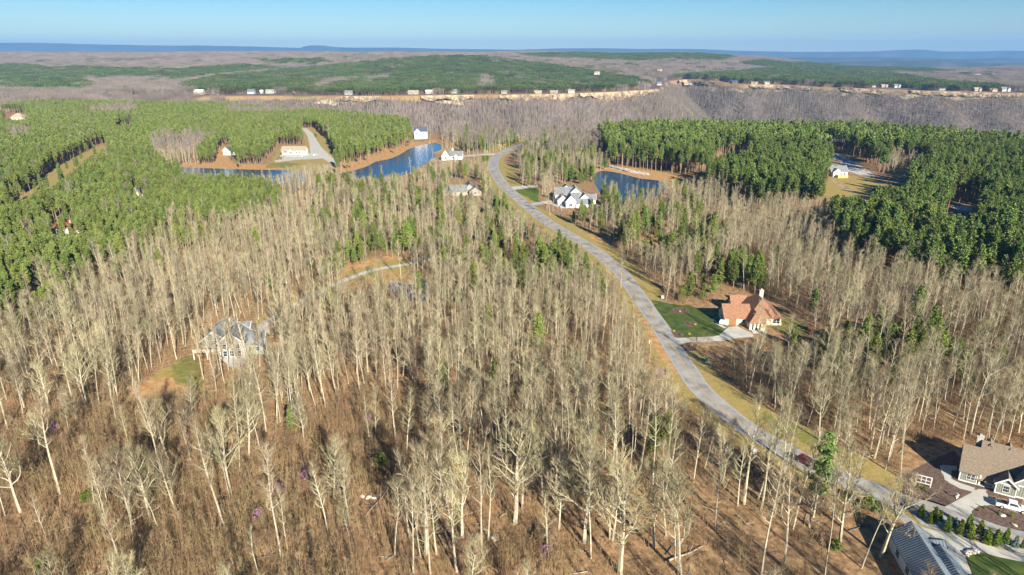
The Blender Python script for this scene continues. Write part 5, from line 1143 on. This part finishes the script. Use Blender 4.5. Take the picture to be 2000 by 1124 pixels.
for i, (u, v, h, l) in enumerate([(600,945,3.4,'most vivid purple redbud in the brushy thicket'),(545,968,3.0,'purple redbud left below the most vivid one'),(505,1020,3.0,'purple redbud lowest in the brushy thicket'),(107,848,3.0,'faint purple redbud at the left in the brown brush'),(722,830,3.0,'pale pink redbud above the round evergreen'),(1066,1088,2.8,'purple redbud beside the dark fallen log'),(1667,608,4.0,'purple redbud among pines right of the orange-roofed house'),(1290,740,3.4,'pale pink redbud on the tan verge left of the road'),(975,905,3.0,'faint pink redbud between slim trunks at centre')]):
    bushy('redbud', u, v, h, h * .42, M['redbud'], l, 'redbud tree', ts=.26, k=5, n=60)
# the tall pine beside the red car
T, C = pine_tree(900, H=20, base=.28, rad=3.0, nb=80, k=6, ts=.6, r0=.2, cone=.5); x, y = P(1588, 1010)
e = link('pine_tree', None, loc=(x, y, 0), label='tall grey green pine leaning over the road next to the red car', category='pine'); link('trunk', T.mesh('trunk', M['bark']), e); link('crown', C.mesh('crown', M['needle']), e)
bushy('red_maple', 1583, 655, 3.4, 1.6, M['red_roof'], 'small tree with red blossom right of the orange-roofed house', 'tree', ts=.25, k=4, n=50)
# ------------------------------------------------------------------ small things
def trellis():
    x, y = P(1787, 945); e = link('garden_frame', None, loc=(x, y, 0), rz=R(-30), label='white square garden frame standing in the mulch bed', category='trellis')
    for px in (0, 2.9): MB().box(px - .09, px + .09, -.09, .09, 0, 2.5).build('post', M['white'], e)
    for z0 in (2.3, .55): MB().box(.09, 2.81, -.06, .06, z0, z0 + .16).build('rail', M['white'], e)
    MB().box(.09, 2.81, -.04, .04, 1.42, 1.52).build('rail', M['white'], e)
    for px in (.95, 1.85): MB().box(px, px + .1, -.05, .05, .71, 2.3).build('bar', M['white'], e)
trellis()
def rockm(sd, s):
    r = random.Random(sd); me = bpy.data.meshes.new('rock'); b = bmesh.new(); bmesh.ops.create_icosphere(b, subdivisions=2, radius=1)
    for v_ in b.verts:
        k = 1 + .35 * noise.noise(v_.co * 1.3 + Vector((sd, 0, 0))) + .12 * noise.noise(v_.co * 4); v_.co *= k; v_.co.z *= .62
    b.to_mesh(me); b.free(); me.materials.append(M['boulder']); return me
RK = [rockm(i, 1) for i in range(4)]
ROCKS = [(1887,1083,.45),(1891,1080,.4),(1896,1079,.5),(1900,1077,.38),(1905,1078,.45),(1909,1080,.4),(1889,1087,.35),(1894,1084,.35),(1901,1082,.4)]
for i, (u, v, s) in enumerate(ROCKS):
    x, y = P(u, v); link('rock', RK[i % 4], loc=(x, y, .25), rz=i * 1.3, scale=(s, s, s), label='tan rock in the loose pile at the lawn corner', category='rock', group='rock pile at the lawn corner')
for i, (u, v, s, l) in enumerate([(1958,1008,.5,'pale flat boulder in the middle of the island bed'),(1982,1027,.4,'tan boulder at the road side of the island bed'),(1868,971,.35,'small white stone at the edge of the mulch bed'),(1829,1027,.4,'orange tan stone in the gravel bed under the evergreens'),(708,970,.5,'long pale rock lying in the brushy thicket'),(720,972,.55,'pale rock touching the long one in the thicket'),(731,973,.45,'rightmost of the three pale rocks in the thicket'),(965,1053,.7,'small pale rock at the edge of the open leaf litter'),(923,1061,.6,'small mossy rock at the foot of a bare tree'),(340,800,.8,'grey rock at the top of the left brush'),(363,803,.9,'dark grey rock beside the smaller one above the left brush')]):
    x, y = P(u, v); link('boulder', RK[i % 4], loc=(x, y, s * .25), rz=i * 2.1, scale=(s * 1.5, s, s), label=l, category='boulder')
def log(u0, v0, u1, v1, r0, m, lab):
    a, c = P(u0, v0), P(u1, v1); b = MB(); k = 6
    L = math.hypot(c[0] - a[0], c[1] - a[1]); pts = [(L * i / k, .15 * math.sin(i * 1.3), r0 + .1) for i in range(k + 1)]
    b.tube(pts, [r0 * (1 - .6 * i / k) for i in range(k + 1)], 7)
    b.tube([(L * .6, 0, r0), (L * .75, .7, .5), (L * .85, 1.3, .9)], [r0 * .4, r0 * .25, .02], 4)
    o = b.build('log', m, None, loc=(a[0], a[1], 0), rz=math.atan2(c[1] - a[1], c[0] - a[0])); o['label'] = lab; o['category'] = 'fallen log'
for a in [(1045,1025,1036,1082,.28,M['darklog'],'dark wet log lying in the brown brush at bottom centre'),(1078,1040,1050,1120,.32,M['darklog'],'longest dark fallen log beside the purple redbud'),(977,1013,1000,996,.16,M['log'],'short pale log on the open leaf litter'),(1300,1101,1374,1070,.2,M['log'],'curving pale fallen branch at the bottom right of the stand'),
          (770,880,842,842,.2,M['darklog'],'dark fallen trunk above the round evergreen'),(715,1010,760,955,.18,M['log'],'pale fallen trunk leaning out of the thicket'),(330,850,355,812,.2,M['log'],'pale broken trunk lying above the left brush'),(450,1105,560,1080,.22,M['darklog'],'dark log on the ground near the bottom edge, left of centre'),(40,770,110,745,.18,M['log'],'grey fallen trunk on the slope at the left edge'),(1085,1000,1120,990,.15,M['log'],'thin pale log between two trunks at centre'),(1440,1010,1468,1034,.2,M['log'],'pale broken log on the shaded bank left of the blue roof'),(180,1018,60,1058,.2,M['log'],'long pale log in the lower left thicket')]: log(*a)
def post_box(u, v, s, m, name, lab, cat):
    x, y = P(u, v); e = link(name, None, loc=(x, y, 0), label=lab, category=cat)
    MB().box(-.6 * s, .6 * s, -.45 * s, .45 * s, .0, .12).build('pad', M['concrete'], e)
    MB().box(-.5 * s, .5 * s, -.38 * s, .38 * s, .122, 1.0 * s).prism([(-.54 * s, 1.002 * s), (.54 * s, 1.002 * s), (.5 * s, 1.15 * s), (-.5 * s, 1.1 * s)], -.42 * s, .42 * s, 'y').build('cabinet', m, e)
post_box(1381, 707, 1.0, M['green_box'], 'utility_box', 'green transformer box on the verge below the orange-roofed house', 'utility box')
post_box(1473, 885, 1.0, M['white'], 'utility_box', 'pale utility box among trunks left of the road', 'utility box')
post_box(1294, 583, 1.1, M['white'], 'utility_box', 'pale box beside the gravel pull-in above the lawn', 'utility box')
def mailbox(u, v, lab):
    x, y = P(u, v); e = link('mailbox', None, loc=(x, y, 0), label=lab, category='mailbox')
    MB().box(-.07, .07, -.07, .07, 0, 1.05).build('post', M['white'], e); MB().prism([(-.16, 1.06), (.16, 1.06), (.16, 1.26), (.08, 1.36), (-.08, 1.36), (-.16, 1.26)], -.35, .3, 'y').build('box', M['white'], e)
mailbox(1268, 672, 'white mailbox on the left verge opposite the sunny lawn'); mailbox(1868, 975, 'pale mailbox at the edge of the grey house bed')
x, y = P(546, 313); e = link('gazebo', None, loc=(x, y, 0), label='small brown round pavilion on the ranch house path', category='gazebo')
b = MB(); k = 8; b.add([(2.4 * math.cos(6.283 * i / k), 2.4 * math.sin(6.283 * i / k), 0) for i in range(k)] + [(2.4 * math.cos(6.283 * i / k), 2.4 * math.sin(6.283 * i / k), 1.3) for i in range(k)], [tuple(range(k, 2 * k))] + [(i, (i + 1) % k, (i + 1) % k + k, i + k) for i in range(k)]); b.build('base', M['wood'], e)
b = MB(); b.add([(2.2 * math.cos(6.283 * i / k), 2.2 * math.sin(6.283 * i / k), 1.3) for i in range(k)] + [(0, 0, 3.2)], [(i, (i + 1) % k, k) for i in range(k)]); b.build('roof', M['navy_roof'], e)
x, y = P(1876, 418); b = MB(); b.prism([(-1.5, 0), (1.5, 0), (1.5, .8), (.3, 1.4), (-1.5, .9)], -2, 2, 'y'); o = b.build('tarp', M['blue'], None, loc=(x, y, 0)); o['label'] = 'blue tarpaulin at the edge of the shaded right clearing'; o['category'] = 'tarp'
# small yellow flowering plants in the beds of the orange-roofed house
for i, (u, v) in enumerate([(1314,606),(1328,611),(1340,607),(1316,649),(1331,656),(1346,655),(1333,678),(1352,676),(1346,633),(1358,636)]):
    bushy('flowering_shrub', u, v, .8, .45, M['yellow_wood'] if i % 2 else M['needle2'], 'low %s plant in a bed beside the orange-roofed house' % ('yellow flowering' if i % 2 else 'green'), 'plant', ts=.16, k=5, n=22)['group'] = 'plants in the beds by the orange-roofed house'
# haze: one closed box of even air round the whole scene
b = MB(); b.box(-20500, 20500, -300, 20500, -175, 420); o = b.build('haze', None); o['kind'] = 'stuff'
m = bpy.data.materials.new('haze_air'); m.use_nodes = True; n = m.node_tree; n.nodes.clear(); pv = n.nodes.new('ShaderNodeVolumePrincipled'); mo = n.nodes.new('ShaderNodeOutputMaterial')
pv.inputs['Color'].default_value = (0.22, 0.52, 1.0, 1); pv.inputs['Density'].default_value = 6e-5; pv.inputs['Anisotropy'].default_value = 0.0
n.links.new(pv.outputs[0], mo.inputs['Volume']); o.data.materials.append(m)
